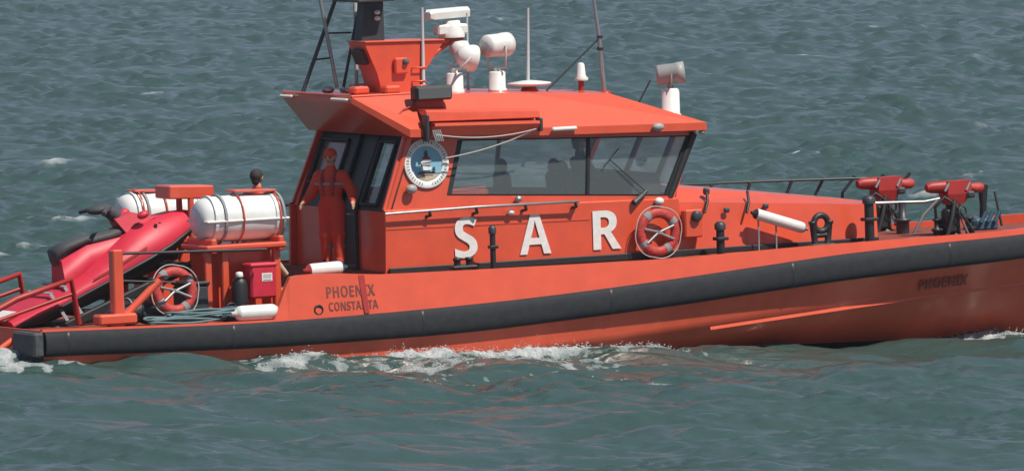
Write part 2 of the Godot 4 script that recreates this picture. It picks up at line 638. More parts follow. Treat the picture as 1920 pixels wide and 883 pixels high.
const RAIL_Y := [[-8.2, 0.90], [-4.15, 1.455], [-2.57, 1.41], [-0.5, 1.388], [2.0, 1.376], [4.35, 1.42], [6.2, 1.435], [8.45, 1.44], [10.5, 1.52], [12.1, 1.62]]

func rail_top(x: float) -> float:
	if x < -4.47:
		return curve(FEND_TOP, x) + 0.03
	if x < -4.15:
		return lerpf(0.85, 1.455, (x + 4.47) / 0.32)
	return curve(RAIL_Y, x)

func stations(a: float, b: float, step: float) -> Array:
	var r := []
	var n := int(ceil((b - a) / step))
	for i in n + 1:
		r.append(lerpf(a, b, float(i) / n))
	return r

func make_boat():
	boat = Node3D.new()
	boat.name = numbered("rescue_boat")
	add_child(boat)
	boat.transform = BT
	boat.set_meta("label", "orange rescue boat with white SAR lettering under way on the choppy sea")
	boat.set_meta("category", "boat")
	make_hull()
	make_wheelhouse()
	make_roof_gear()
	make_foredeck()
	make_side_gear()
	make_aft_deck()

func make_hull():
	var xs := stations(-8.2, -4.47, 0.4)
	xs.append_array([-4.40, -4.31, -4.23, -4.15])
	xs.append_array(stations(-4.0, 12.1, 0.35))
	var up := st()
	var low := st()
	var bot := st()
	var rail := st()
	var deck := st()
	for sd in [1.0, -1.0]:
		var su := []
		var sl := []
		var sb := []
		var sf := []
		var sr := []
		var sk := []
		for x in xs:
			var b := curve(BEAM, x)
			var ft := curve(FEND_TOP, x)
			var fb := curve(FEND_BOT, x)
			var cy := curve(CHINE_Y, x)
			var cz := curve(CHINE_Z, x)
			var ky := curve(KEEL_Y, x)
			var rt := rail_top(x)
			var lean: float = 0.10 * clampf((rt - ft) / 0.5, 0, 1)
			var zt: float = max(b - lean, 0.01)
			var zi: float = max(zt - 0.09, 0.005)
			su.append([Vector3(x, fb, b * sd), Vector3(x, ft, b * sd), Vector3(x, rt, zt * sd), Vector3(x, rt, zi * sd), Vector3(x, min(rt, 0.82) - 0.02 if x < 6.0 else rt - 0.3, zi * sd)])
			sl.append([Vector3(x, cy, cz * sd), Vector3(x, lerpf(cy, fb, 0.33), lerpf(cz, b, 0.28) * sd), Vector3(x, lerpf(cy, fb, 0.66), lerpf(cz, b, 0.6) * sd), Vector3(x, fb, b * sd)])
			var by: float = min(cy - 0.02, lerpf(cy, ky, 0.25))
			by = 0.06 - 0.035 * x if x < 8.0 else -0.22
			by = clampf(by, ky + 0.02, cy - 0.015)
			var bt := (by - cy) / (ky - cy)
			var bz := cz * (1.0 - bt)
			sl[-1].push_front(Vector3(x, by, bz * sd))
			sb.append([Vector3(x, ky, 0), Vector3(x, by, bz * sd)])
			sr.append([Vector3(x, cy + 0.035, (cz + 0.014) * sd), Vector3(x, cy - 0.012, (cz + 0.024) * sd), Vector3(x, cy - 0.02, (cz - 0.01) * sd)])
			var dy: float = 0.8 if x < -2.3 else min(rt - 0.04, 1.36)
			sk.append([Vector3(x, dy, zi * sd), Vector3(x, dy + 0.02, 0)])
			# D-shaped rubber fender
			var hh := (ft - fb) * 0.5
			var my := (ft + fb) * 0.5
			var f := []
			for k in 9:
				var a := -PI / 2 + PI * k / 8.0
				var ez: float = pow(absf(cos(a)), 0.55) * 0.12
				f.append(Vector3(x, my + hh * sin(a), (b + 0.004 + ez) * sd))
			sf.append(f)
		loft(up, su, false, -1)
		loft(low, sl, false, 1)
		loft(bot, sb, false, 1)
		loft(deck, sk, false, -1)
		var i0 := 0
		for i in xs.size():
			if xs[i] < 2.9:
				i0 = i
		loft(rail, sr.slice(i0), false, -1)
		var fs := st()
		loft(fs, sf, false, 1, true)
		var fo := put(fs, "rubber_fender", M.rubber, boat, "long black rubber fender along the %s side of the hull" % ("starboard" if sd > 0 else "port"))
		# seams between fender lengths and their bolted straps
		for x in [-7.85, -5.2, -2.1, 1.05, 4.2, 7.1]:
			var b := curve(BEAM, x)
			var ft := curve(FEND_TOP, x)
			var fb := curve(FEND_BOT, x)
			var band := []
			for k in 11:
				var a := -PI / 2 + PI * k / 10.0
				band.append(Vector3(x, (ft + fb) * 0.5 + (ft - fb) * 0.505 * sin(a), (b + 0.007 + pow(absf(cos(a)), 0.55) * 0.12) * sd))
			var bs := st()
			var l2 := []
			for p in band:
				l2.append(p + Vector3(0.03, 0.002, 0))
			loft(bs, [band, l2], false, 1)
			put(bs, "seam_strap", M.black, fo)
	# transom
	var b := curve(BEAM, -8.2)
	var tr := st()
	plate(tr, [Vector3(-8.2, -0.75, 0), Vector3(-8.2, -0.02, 2.18), Vector3(-8.2, 0.9, b), Vector3(-8.2, 0.9, -b), Vector3(-8.2, -0.02, -2.18)], Vector3(-0.03, 0, 0))
	put(tr, "transom", M.hull_orange, boat)
	for sd in [1.0, -1.0]:
		var pad := st()
		cbox(pad, Vector3(-8.32, 0.70, sd * 2.1), Vector3(0.17, 0.36, 0.75), 0.03)
		put(pad, "stern_pad", M.pad, boat, "grey worn pad on the stern corner")
	put(up, "bulwark", M.orange, boat)
	put(low, "hull_side", M.hull_orange, boat, "orange lower hull side with a spray rail")
	put(bot, "hull_bottom", M.bottom, boat, "black painted hull bottom just under the waterline")
	put(rail, "spray_rail", M.hull_orange, boat)
	put(deck, "deck", M.deck, boat)
	# stern platform behind the transom
	var sp := st()
	cbox(sp, Vector3(-8.75, 0.30, 0), Vector3(1.1, 0.09, 3.6), 0.02)
	for sd in [1.0, -1.0]:
		cbox(sp, Vector3(-8.75, 0.42, sd * 1.75), Vector3(1.1, 0.34, 0.10), 0.02)
		tube(sp, [Vector3(-8.2, 0.75, sd * 1.4), Vector3(-8.9, 0.34, sd * 1.4)], 0.05)
	put(sp, "stern_platform", M.hull_orange, boat)
	# lettering on the bulwark and bow
	lettering("PHOENIX", 0.165, Vector3(-3.2, 1.195, 2.366), M.ink, 0.012, 0.8, -10.0)
	lettering("CONSTANTA", 0.125, Vector3(-3.17, 0.985, 2.402), M.ink, 0.012, 0.8, -10.0)
	var hp := st()
	lathe(hp, [Vector2(0, 0.0), Vector2(0.045, 0.0), Vector2(0.06, 0.02), Vector2(0.075, 0.02), Vector2(0.08, 0.0)], at(-3.74, 0.955, 2.40, Basis(Vector3.RIGHT, PI / 2)), 16)
	put(hp, "exhaust_outlet", M.black, boat)
	lettering("PHOENIX", 0.165, Vector3(7.10, 0.72, 1.795), M.faint_ink, 0.012, 0.95, 22.0, -11.5, 2.0)

func lettering(text: String, size: float, p: Vector3, m: Material, depth: float, squeeze := 1.0, tilt := 0.0, turn := 0.0, roll := 0.0, parent: Node = boat):
	var f := SystemFont.new()
	f.font_names = PackedStringArray(["Droid Sans"])
	f.font_weight = 700
	var t := TextMesh.new()
	t.text = text
	t.font = f
	t.font_size = 64
	t.pixel_size = size / 46.0
	t.depth = depth
	t.curve_step = 1.0
	var o := MeshInstance3D.new()
	o.name = "lettering"
	o.mesh = t
	o.material_override = m
	parent.add_child(o, true)
	o.transform = Transform3D(Basis(Vector3.UP, deg_to_rad(-turn)) * Basis(Vector3.RIGHT, deg_to_rad(tilt)) * Basis(Vector3.BACK, deg_to_rad(roll)) * Basis.from_scale(Vector3(squeeze, 1, 1)), p)
	o.set_meta("label", "%s lettering reading %s" % ["white" if m == M.letter else "dark", text])
	return o

func wz(y: float) -> float:
	return 1.60 - 0.075 * (y - 2.27)

func make_wheelhouse():
	# lower side walls, then the upper walls with their window openings
	for sd in [1.0, -1.0]:
		var s := st()
		var low := [Vector3(-2.24, 1.30, 1.64 * sd), Vector3(2.80, 1.30, 1.60 * sd), Vector3(2.72, 2.215, 1.60 * sd), Vector3(-2.21, 2.285, 1.64 * sd)]
		plate(s, low, Vector3(0, 0, -0.06 * sd))
		# the ledge between lower and upper wall
		quad(s, Vector3(-2.21, 2.285, 1.64 * sd), Vector3(2.72, 2.215, 1.60 * sd), Vector3(2.70, 2.245, 1.53 * sd), Vector3(-2.20, 2.315, 1.55 * sd))
		put(s, "lower_wall", M.orange, boat)
		s = st()
		var o := [Vector3(-2.21, 2.315, wz(2.3) * sd), Vector3(2.68, 2.235, wz(2.23) * sd), Vector3(3.13, 3.26, wz(3.26) * sd), Vector3(-1.76, 3.46, wz(3.46) * sd)]
		var i := [Vector3(-1.14, 2.475, wz(2.47) * sd), Vector3(2.58, 2.27, wz(2.27) * sd), Vector3(3.02, 3.15, wz(3.15) * sd), Vector3(-0.90, 3.285, wz(3.285) * sd)]
		for k in 4:
			o[k].z -= 0.04 * sd
			i[k].z -= 0.04 * sd
		hole_plate(s, o, i, Vector3(0, 0, -0.05 * sd))
		put(s, "upper_wall", M.orange, boat)
		# the window band: dark frame, mullions, tinted panes
		var w := group_node("side_window", boat, "long dark framed side window with raked ends")
		var fs := st()
		var out := Vector3(0, 0, 0.004 * sd)
		for k in 4:
			var a: Vector3 = i[k] + out
			var b2: Vector3 = i[(k + 1) % 4] + out
			var cen: Vector3 = (i[0] + i[1] + i[2] + i[3]) / 4.0
			var ain: Vector3 = a + (cen - a).normalized() * 0.075 + Vector3(0, 0, 0.012 * sd)
			var bin: Vector3 = b2 + (cen - b2).normalized() * 0.075 + Vector3(0, 0, 0.012 * sd)
			quad(fs, a, b2, bin, ain)
			var dn := Vector3(0, 0, -0.05 * sd)
			quad(fs, ain, bin, bin + dn, ain + dn)
			quad(fs, a, ain, ain + dn, a + dn)
		put(fs, "window_frame", M.black, w)
		var bots := [Vector3(-1.14, 2.475, 0), Vector3(1.22, 2.345, 0), Vector3(2.58, 2.27, 0)]
		var tops := [Vector3(-0.90, 3.285, 0), Vector3(1.30, 3.21, 0), Vector3(3.02, 3.15, 0)]
		for k in 2:
			var g := st()
			var q := [bots[k], bots[k + 1], tops[k + 1], tops[k]]
			for n in 4:
				q[n].z = (wz(q[n].y) - 0.066) * sd
			plate(g, q, Vector3(0, 0, -0.008 * sd))
			put(g, "pane", M.glass, w)
		var mu := st()
		for k in [1]:
			var a: Vector3 = bots[k]
			var b2: Vector3 = tops[k]
			a.z = (wz(a.y) - 0.07) * sd
			b2.z = (wz(b2.y) - 0.07) * sd
			tube(mu, [a, b2], 0.035, 6)
		put(mu, "mullion", M.black, w)
	# front wall under the windscreen and the reverse-raked windscreen
	var fx := [[-1.53, 0.0], [-0.52, 0.22], [0.52, 0.22], [1.53, 0.0]]
	var ws := group_node("windscreen", boat, "reverse raked windscreen of three panes")
	var fr := st()
	var lowf := st()
	for k in 3:
		var a: Array = fx[k]
		var b: Array = fx[k + 1]
		var p := [Vector3(2.60 + a[1], 2.27, a[0]), Vector3(2.60 + b[1], 2.27, b[0]), Vector3(3.04 + b[1], 3.16, b[0]), Vector3(3.04 + a[1], 3.16, a[0])]
		var g := st()
		plate(g, p, Vector3(-0.008, 0, 0))
		put(g, "pane", M.glass, ws)
		tube(fr, [p[0], p[1]], 0.03, 6)
		tube(fr, [p[3], p[2]], 0.03, 6)
		tube(fr, [p[0], p[3]], 0.045 if k > 0 else 0.06, 6)
		plate(lowf, [Vector3(2.7 + a[1], 1.3, a[0]), Vector3(2.7 + b[1], 1.3, b[0]), p[1] + Vector3(0.02, 0, 0), p[0] + Vector3(0.02, 0, 0)], Vector3(-0.04, 0, 0))
		plate(lowf, [p[3] + Vector3(0.02, 0, 0), p[2] + Vector3(0.02, 0, 0), p[2] + Vector3(0.05, 0.12, 0), p[3] + Vector3(0.05, 0.12, 0)], Vector3(-0.04, 0, 0))
	tube(fr, [Vector3(2.60, 2.25, 1.53), Vector3(3.06, 3.18, 1.50)], 0.06, 6)
	put(fr, "window_frame", M.black, ws)
	put(lowf, "front_wall", M.orange, boat)
	make_rear_wall()
	make_roof()
	# inside
	var fl := st()
	cbox(fl, Vector3(0.35, 1.42, 0), Vector3(4.9, 0.05, 3.0), 0.01)
	put(fl, "cabin_floor", M.inside, boat)
	var ce := st()
	cbox(ce, Vector3(0.6, 3.36, 0), Vector3(4.3, 0.04, 2.9), 0.01)
	put(ce, "cabin_ceiling", M.inside, boat)
	var con := st()
	cbox(con, Vector3(2.35, 2.05, 0.0), Vector3(0.55, 1.1, 2.5), 0.05)
	cbox(con, Vector3(2.2, 2.50, 0.35), Vector3(0.12, 0.22, 0.42), 0.03)
	cbox(con, Vector3(2.25, 2.47, -0.7), Vector3(0.12, 0.2, 0.5), 0.03)
	put(con, "helm_console", M.seat, boat)
	for q in [[1.05, -0.7], [1.58, 0.0], [1.40, 0.62]]:
		var c := group_node("cabin_seat", boat)
		var x: float = q[0]
		var z: float = q[1]
		var s := st()
		cbox(s, Vector3(x + 0.12, 1.98, z), Vector3(0.5, 0.14, 0.48), 0.05)
		put(s, "seat_cushion", M.black, c)
		s = st()
		cbox(s, Vector3(x - 0.10, 2.34, z), Vector3(0.13, 0.6, 0.44), 0.05, Basis(Vector3.BACK, 0.12))
		put(s, "backrest", M.black, c)
		s = st()
		dome(s, at(x - 0.13, 2.72, z), Vector3(0.08, 0.12, 0.15))
		put(s, "headrest", M.black, c)
		s = st()
		tube(s, [Vector3(x + 0.1, 1.44, z), Vector3(x + 0.1, 1.95, z)], 0.08)
		put(s, "pedestal", M.dark_metal, c)
	var cu := st()
	cbox(cu, Vector3(-0.72, 2.48, 1.20), Vector3(0.75, 0.16, 0.4), 0.05)
	put(cu, "red_cushion", M.buoy, boat, "red cushion lying inside the side window")
	var lk := st()
	cbox(lk, Vector3(-0.72, 1.92, 1.25), Vector3(0.8, 0.95, 0.45), 0.02)
	put(lk, "cabin_locker", M.inside, boat)
	# SAR
	lettering("S", 0.58, Vector3(-0.885, 1.823, 1.648), M.letter, 0.006, 1.08)
	lettering("A", 0.58, Vector3(0.27, 1.803, 1.638), M.letter, 0.006, 1.0)
	lettering("R", 0.58, Vector3(1.435, 1.807, 1.628), M.letter, 0.006, 1.08)
	make_badge()

func make_badge():
	var bd := group_node("round_badge", boat, "round white rimmed badge with a blue field and small lighthouse emblem")
	var xf := at(-1.456, 2.96, 1.525, Basis(Vector3.RIGHT, PI / 2 - 0.075))
	var s := st()
	lathe(s, [Vector2(0.30, 0.012), Vector2(0.265, 0.006), Vector2(0, 0.006)], xf, 40)
	put(s, "blue_field", M.sky_blue, bd)
	s = st()
	lathe(s, [Vector2(0.372, 0.0), Vector2(0.372, 0.016), Vector2(0.36, 0.022), Vector2(0.27, 0.022), Vector2(0.262, 0.01)], xf, 48)
	put(s, "rim", M.letter, bd)
	s = st()
	for k in 44:   # the small marks of the lettering round the rim
		var a := TAU * k / 44.0 + 0.03
		if absf(angle_difference(a, PI / 2)) < 0.18:
			continue
		var p := xf * Vector3(cos(a) * 0.316, 0.024, sin(a) * 0.316)
		cbox(s, p, Vector3(0.012 + 0.006 * (k % 3), 0.042, 0.006), 0.001, xf.basis * Basis(Vector3.RIGHT, -PI / 2) * Basis(Vector3.BACK, -a + PI / 2))
	put(s, "rim_marks", M.badge_grey, bd)
	# emblem in the field: tower, rays, waves and the sand below
	var b2 := xf.basis * Basis(Vector3.RIGHT, -PI / 2)
	var o := xf.origin + xf.basis.y * 0.012
	var pl := func(m: Material, called: String, pts: Array):
		var q := st()
		var pp := []
		for p in pts:
			pp.append(o + b2 * Vector3(p[0], p[1], 0))
		plate(q, pp, xf.basis.y * 0.006)
		put(q, called, m, bd)
	var sand := []
	for k in 11:
		var a := PI + 0.65 + (PI - 1.3) * k / 10.0
		sand.append([0.255 * cos(a), 0.255 * sin(a)])
	pl.call(M.sand, "sand_field", sand)
	pl.call(M.badge_dark, "emblem_piece", [[-0.035, 0.09], [0.035, 0.09], [0.02, 0.19], [-0.02, 0.19]])
	pl.call(M.red, "emblem_piece", [[-0.07, 0.06], [0.07, 0.06], [0.05, 0.10], [-0.05, 0.10]])
	pl.call(M.letter, "emblem_piece", [[-0.10, 0.01], [0.08, 0.03], [0.07, 0.06], [-0.06, 0.06]])
	pl.call(M.badge_grey, "emblem_piece", [[-0.09, -0.03], [0.06, -0.03], [0.075, 0.008], [-0.085, 0.008]])
	pl.call(M.badge_dark, "emblem_piece", [[-0.13, 0.0], [-0.105, 0.0], [-0.09, 0.04], [-0.13, 0.03]])
	pl.call(M.letter, "emblem_piece", [[-0.10, -0.10], [0.06, -0.10], [0.09, -0.06], [-0.06, -0.035]])
	pl.call(M.badge_dark, "emblem_piece", [[0.095, -0.12], [0.14, -0.11], [0.13, -0.05], [0.10, -0.06]])
	pl.call(M.badge_dark, "emblem_piece", [[-0.16, -0.16], [0.14, -0.155], [0.12, -0.125], [-0.12, -0.115]])
	pl.call(M.red, "emblem_piece", [[-0.09, -0.185], [0.09, -0.185], [0.10, -0.165], [-0.10, -0.165]])

func make_rear_wall():
	# raked rear bulkhead with a doorway in the middle and a window each side
	var rx := func(y: float) -> float:
		return -2.12 if y < 2.27 else lerpf(-2.12, -1.66, (y - 2.27) / 1.15)
	var s := st()
	var P := func(y: float, z: float) -> Vector3:
		return Vector3(rx.call(y), y, z)
	var off := Vector3(0.05, 0, 0)
	# lower panels either side of the doorway
	plate(s, [P.call(1.3, -1.58), P.call(1.3, -0.12), P.call(2.27, -0.12), P.call(2.27, -1.56)], off)
	plate(s, [P.call(1.3, 0.50), P.call(1.3, 1.58), P.call(2.27, 1.56), P.call(2.27, 0.50)], off)
	put(s, "rear_wall", M.orange, boat)
	s = st()
	hole_plate(s, [P.call(2.27, -1.56), P.call(2.27, -0.12), P.call(3.45, -0.12), P.call(3.45, -1.5)], [P.call(2.62, -1.38), P.call(2.62, -0.46), P.call(3.26, -0.46), P.call(3.26, -1.36)], off)
	hole_plate(s, [P.call(2.27, 0.50), P.call(2.27, 1.56), P.call(3.45, 1.5), P.call(3.45, 0.50)], [P.call(2.36, 0.60), P.call(2.36, 1.12), P.call(3.28, 1.12), P.call(3.28, 0.60)], off)
	plate(s, [P.call(3.34, -0.12), P.call(3.34, 0.50), P.call(3.45, 0.50), P.call(3.45, -0.12)], off)
	put(s, "rear_window_wall", M.black, boat, "dark upper half of the wheelhouse rear wall")
	for z in [-1.53, 1.53]:
		s = st()
		tube(s, [Vector3(-2.14, 2.27, z), Vector3(-1.69, 3.38, z * 0.975)], 0.05, 6)
		put(s, "corner_post", M.orange, boat)
	for q in [[-1.38, -0.46, 2.62, 3.26], [0.60, 1.12, 2.36, 3.28]]:
		var w := group_node("rear_window", boat)
		var f := st()
		var c := [P.call(q[2], q[0]), P.call(q[2], q[1]), P.call(q[3], q[1]), P.call(q[3], q[0])]
		for k in 4:
			tube(f, [c[k] + Vector3(-0.015, 0, 0), c[(k + 1) % 4] + Vector3(-0.015, 0, 0)], 0.032, 6)
		put(f, "window_frame", M.black, w)
		f = st()
		plate(f, [c[0] + off * 0.5, c[1] + off * 0.5, c[2] + off * 0.5, c[3] + off * 0.5], Vector3(0.006, 0, 0))
		put(f, "pane", M.glass, w)
	var df := st()
	for z in [-0.12, 0.50]:
		tube(df, [Vector3(-2.14, 1.34, z), Vector3(-2.14, 2.27, z), Vector3(-1.69, 3.36, z)], 0.035, 6)
	put(df, "door_frame", M.black, boat)
	# the closed dark door
	var dg := group_node("cabin_door", boat, "dark door in the middle of the wheelhouse rear wall")
	var dl := st()
	plate(dl, [Vector3(-2.09, 1.34, -0.09), Vector3(-2.09, 1.34, 0.47), Vector3(-2.09, 2.27, 0.47), Vector3(-2.09, 2.27, -0.09)], Vector3(0.04, 0, 0))
	plate(dl, [Vector3(-2.09, 2.27, -0.09), Vector3(-2.09, 2.27, 0.47), Vector3(-1.67, 3.34, 0.47), Vector3(-1.67, 3.34, -0.09)], Vector3(0.04, 0, 0))
	put(dl, "leaf", M.black, dg)
	dl = st()
	tube(dl, [Vector3(-2.10, 2.2, 0.40), Vector3(-2.16, 2.2, 0.40), Vector3(-2.16, 2.2, 0.26)], 0.016, 6)
	put(dl, "door_handle", M.steel, dg)

func make_roof():
	var T := [Vector3(-2.48, 3.985, 1.15), Vector3(-1.2, 3.975, 1.15), Vector3(0.4, 3.91, 1.15), Vector3(1.86, 3.825, 1.12)]
	var E := [Vector3(-1.80, 3.49, 1.72), Vector3(-1.2, 3.465, 1.72), Vector3(0.4, 3.405, 1.72), Vector3(3.17, 3.345, 1.72)]
	var mir := func(p: Vector3) -> Vector3:
		return Vector3(p.x, p.y, -p.z)
	var s := st()
	var dn := Vector3(0, -0.115, 0)
	for sd in [0, 1]:
		var t := T.map(mir) if sd else T
		var e := E.map(mir) if sd else E
		for k in 3:
			quad(s, t[k], t[k + 1], e[k + 1], e[k])
			quad(s, e[k], e[k + 1], e[k + 1] + dn, e[k] + dn)
		var inb := Vector3(0, 0.01, -0.26 if sd == 0 else 0.26)
		for k in 3:
			quad(s, e[k] + dn, e[k + 1] + dn, e[k + 1] + dn + inb, e[k] + dn + inb)
		# raked tail of the side panel, returning under the overhang
		quad(s, t[0], e[0], e[0] + dn, t[0] + Vector3(0, -0.09, 0))
	# flat top
	for k in 3:
		quad(s, T[k], T[k + 1], mir.call(T[k + 1]), mir.call(T[k]))
	# front slope, bowed forward in the middle
	var F := [E[3], Vector3(3.42, 3.36, 0.55), Vector3(3.42, 3.36, -0.55), mir.call(E[3])]
	var G := [T[3], Vector3(1.95, 3.84, 0.5), Vector3(1.95, 3.84, -0.5), mir.call(T[3])]
	for k in 3:
		quad(s, G[k], G[k + 1], F[k + 1], F[k])
		quad(s, F[k], F[k + 1], F[k + 1] + dn, F[k] + dn)
		quad(s, F[k] + dn, F[k + 1] + dn, F[k + 1] + dn + Vector3(-0.4, 0.01, 0), F[k] + dn + Vector3(-0.4, 0.01, 0))
	tri(s, T[3], G[1], G[2])
	tri(s, T[3], G[2], G[3])
	put(s, "roof", M.orange, boat, "sloping orange wheelhouse roof with an overhanging raked tail")
	# overhanging tail, seen from below
	s = st()
	var a: Vector3 = T[0] + Vector3(0, -0.09, 0)
	var c: Vector3 = E[0] + dn
	plate(s, [a, mir.call(a), mir.call(c), c], Vector3(0.03, 0.02, 0))
	plate(s, [T[0], mir.call(T[0]), mir.call(a), a], Vector3(0.03, 0, 0))
	put(s, "roof_tail", M.orange, boat)
	# thin edge moulding on top
	s = st()
	tube(s, [T[0] + Vector3(0, 0.012, 0), T[1] + Vector3(0, 0.012, -0.02)], 0.022, 6)
	tube(s, [T[0] + Vector3(0.01, 0.012, 0), mir.call(T[0]) + Vector3(0.01, 0.012, 0)], 0.025, 6)
	put(s, "roof_moulding", M.orange, boat)
	# stowed boarding-frame housing hanging along the eave
	var hs := group_node("stowed_frame_housing", boat, "long orange housing hung along the roof eave with a shadowed recess")
	s = st()
	loft(s, [[Vector3(-1.52, 3.77, 1.40), Vector3(-1.52, 3.765, 1.68), Vector3(-1.52, 3.735, 1.72), Vector3(-1.52, 3.60, 1.74), Vector3(-1.52, 3.585, 1.70)],
		[Vector3(0.36, 3.69, 1.40), Vector3(0.36, 3.685, 1.68), Vector3(0.36, 3.655, 1.72), Vector3(0.36, 3.565, 1.74), Vector3(0.36, 3.55, 1.70)]], false, -1, true)
	put(s, "upper_panel", M.orange, hs)
	s = st()
	loft(s, [[Vector3(-1.45, 3.57, 1.70), Vector3(-1.45, 3.565, 1.84), Vector3(-1.45, 3.525, 1.85), Vector3(-1.45, 3.36, 1.70), Vector3(-1.45, 3.34, 1.56)],
		[Vector3(0.30, 3.525, 1.70), Vector3(0.30, 3.52, 1.84), Vector3(0.30, 3.48, 1.85), Vector3(0.30, 3.30, 1.70), Vector3(0.30, 3.28, 1.56)]], false, -1, true)
	put(s, "lower_panel", M.orange, hs)
	for q in [[-1.55, 3.50], [0.34, 3.46]]:
		s = st()
		cbox(s, Vector3(q[0], q[1], 1.74), Vector3(0.06, 0.40 if q[0] < 0 else 0.2, 0.16), 0.015)
		put(s, "hinge_bracket", M.dark_metal, hs)

func whip(called: String, a: Vector3, b: Vector3, r0: float, r1: float, m: Material, label := ""):
	var s := st()
	tube(s, [a, a.lerp(b, 0.04), a.lerp(b, 0.06), b], [r0 * 1.5, r0 * 1.5, r0, r1], 8)
	return put(s, called, m, boat, label)

func searchlight(p: Vector3, ped_r: float, ped_h: float, head: Vector3, aim: Vector3, hr: float, hl: float, m: Material, label: String, bowl := false):
	var g := group_node("searchlight", boat, label)
	var s := st()
	lathe(s, [Vector2(ped_r * 1.12, 0), Vector2(ped_r * 1.12, 0.03), Vector2(ped_r, 0.035), Vector2(ped_r, ped_h - 0.02), Vector2(ped_r - 0.02, ped_h), Vector2(0, ped_h)], at(p.x, p.y, p.z), 24)
	put(s, "pedestal", M.white, g)
	s = st()
	lathe(s, [Vector2(ped_r * 1.3, -0.05), Vector2(ped_r * 1.3, -0.002), Vector2(0, -0.002)], at(p.x, p.y, p.z), 24)
	put(s, "base_ring", M.orange, g)
	# yoke
	s = st()
	var up := p + Vector3(0, ped_h, 0)
	var right := aim.cross(Vector3.UP).normalized()
	tube(s, [up, up + Vector3(0, 0.05, 0)], 0.05)
	for sd in [-1.0, 1.0]:
		tube(s, [up + Vector3(0, 0.05, 0), up + Vector3(0, 0.06, 0) + right * sd * (hr + 0.02), head + right * sd * (hr + 0.02)], 0.018, 6)
	put(s, "yoke", m, g)
	s = st()
	var b := Basis(right, aim, right.cross(aim)).orthonormalized()
	if bowl:
		lathe(s, [Vector2(0, -hl * 0.5), Vector2(hr * 0.45, -hl * 0.46), Vector2(hr * 0.8, -hl * 0.2), Vector2(hr, hl * 0.25), Vector2(hr, hl * 0.45), Vector2(hr * 0.95, hl * 0.5)], Transform3D(b, head), 24)
	else:
		lathe(s, [Vector2(0, -hl * 0.5), Vector2(hr * 0.86, -hl * 0.5), Vector2(hr, -hl * 0.42), Vector2(hr, hl * 0.2), Vector2(hr * 1.05, hl * 0.22), Vector2(hr * 1.05, hl * 0.5), Vector2(hr * 0.95, hl * 0.5)], Transform3D(b, head), 24)
	put(s, "housing", m, g)
	s = st()
	lathe(s, [Vector2(hr * 0.96, hl * 0.46), Vector2(0, hl * 0.47)], Transform3D(b, head), 24)
	put(s, "lens", M.lens, g)

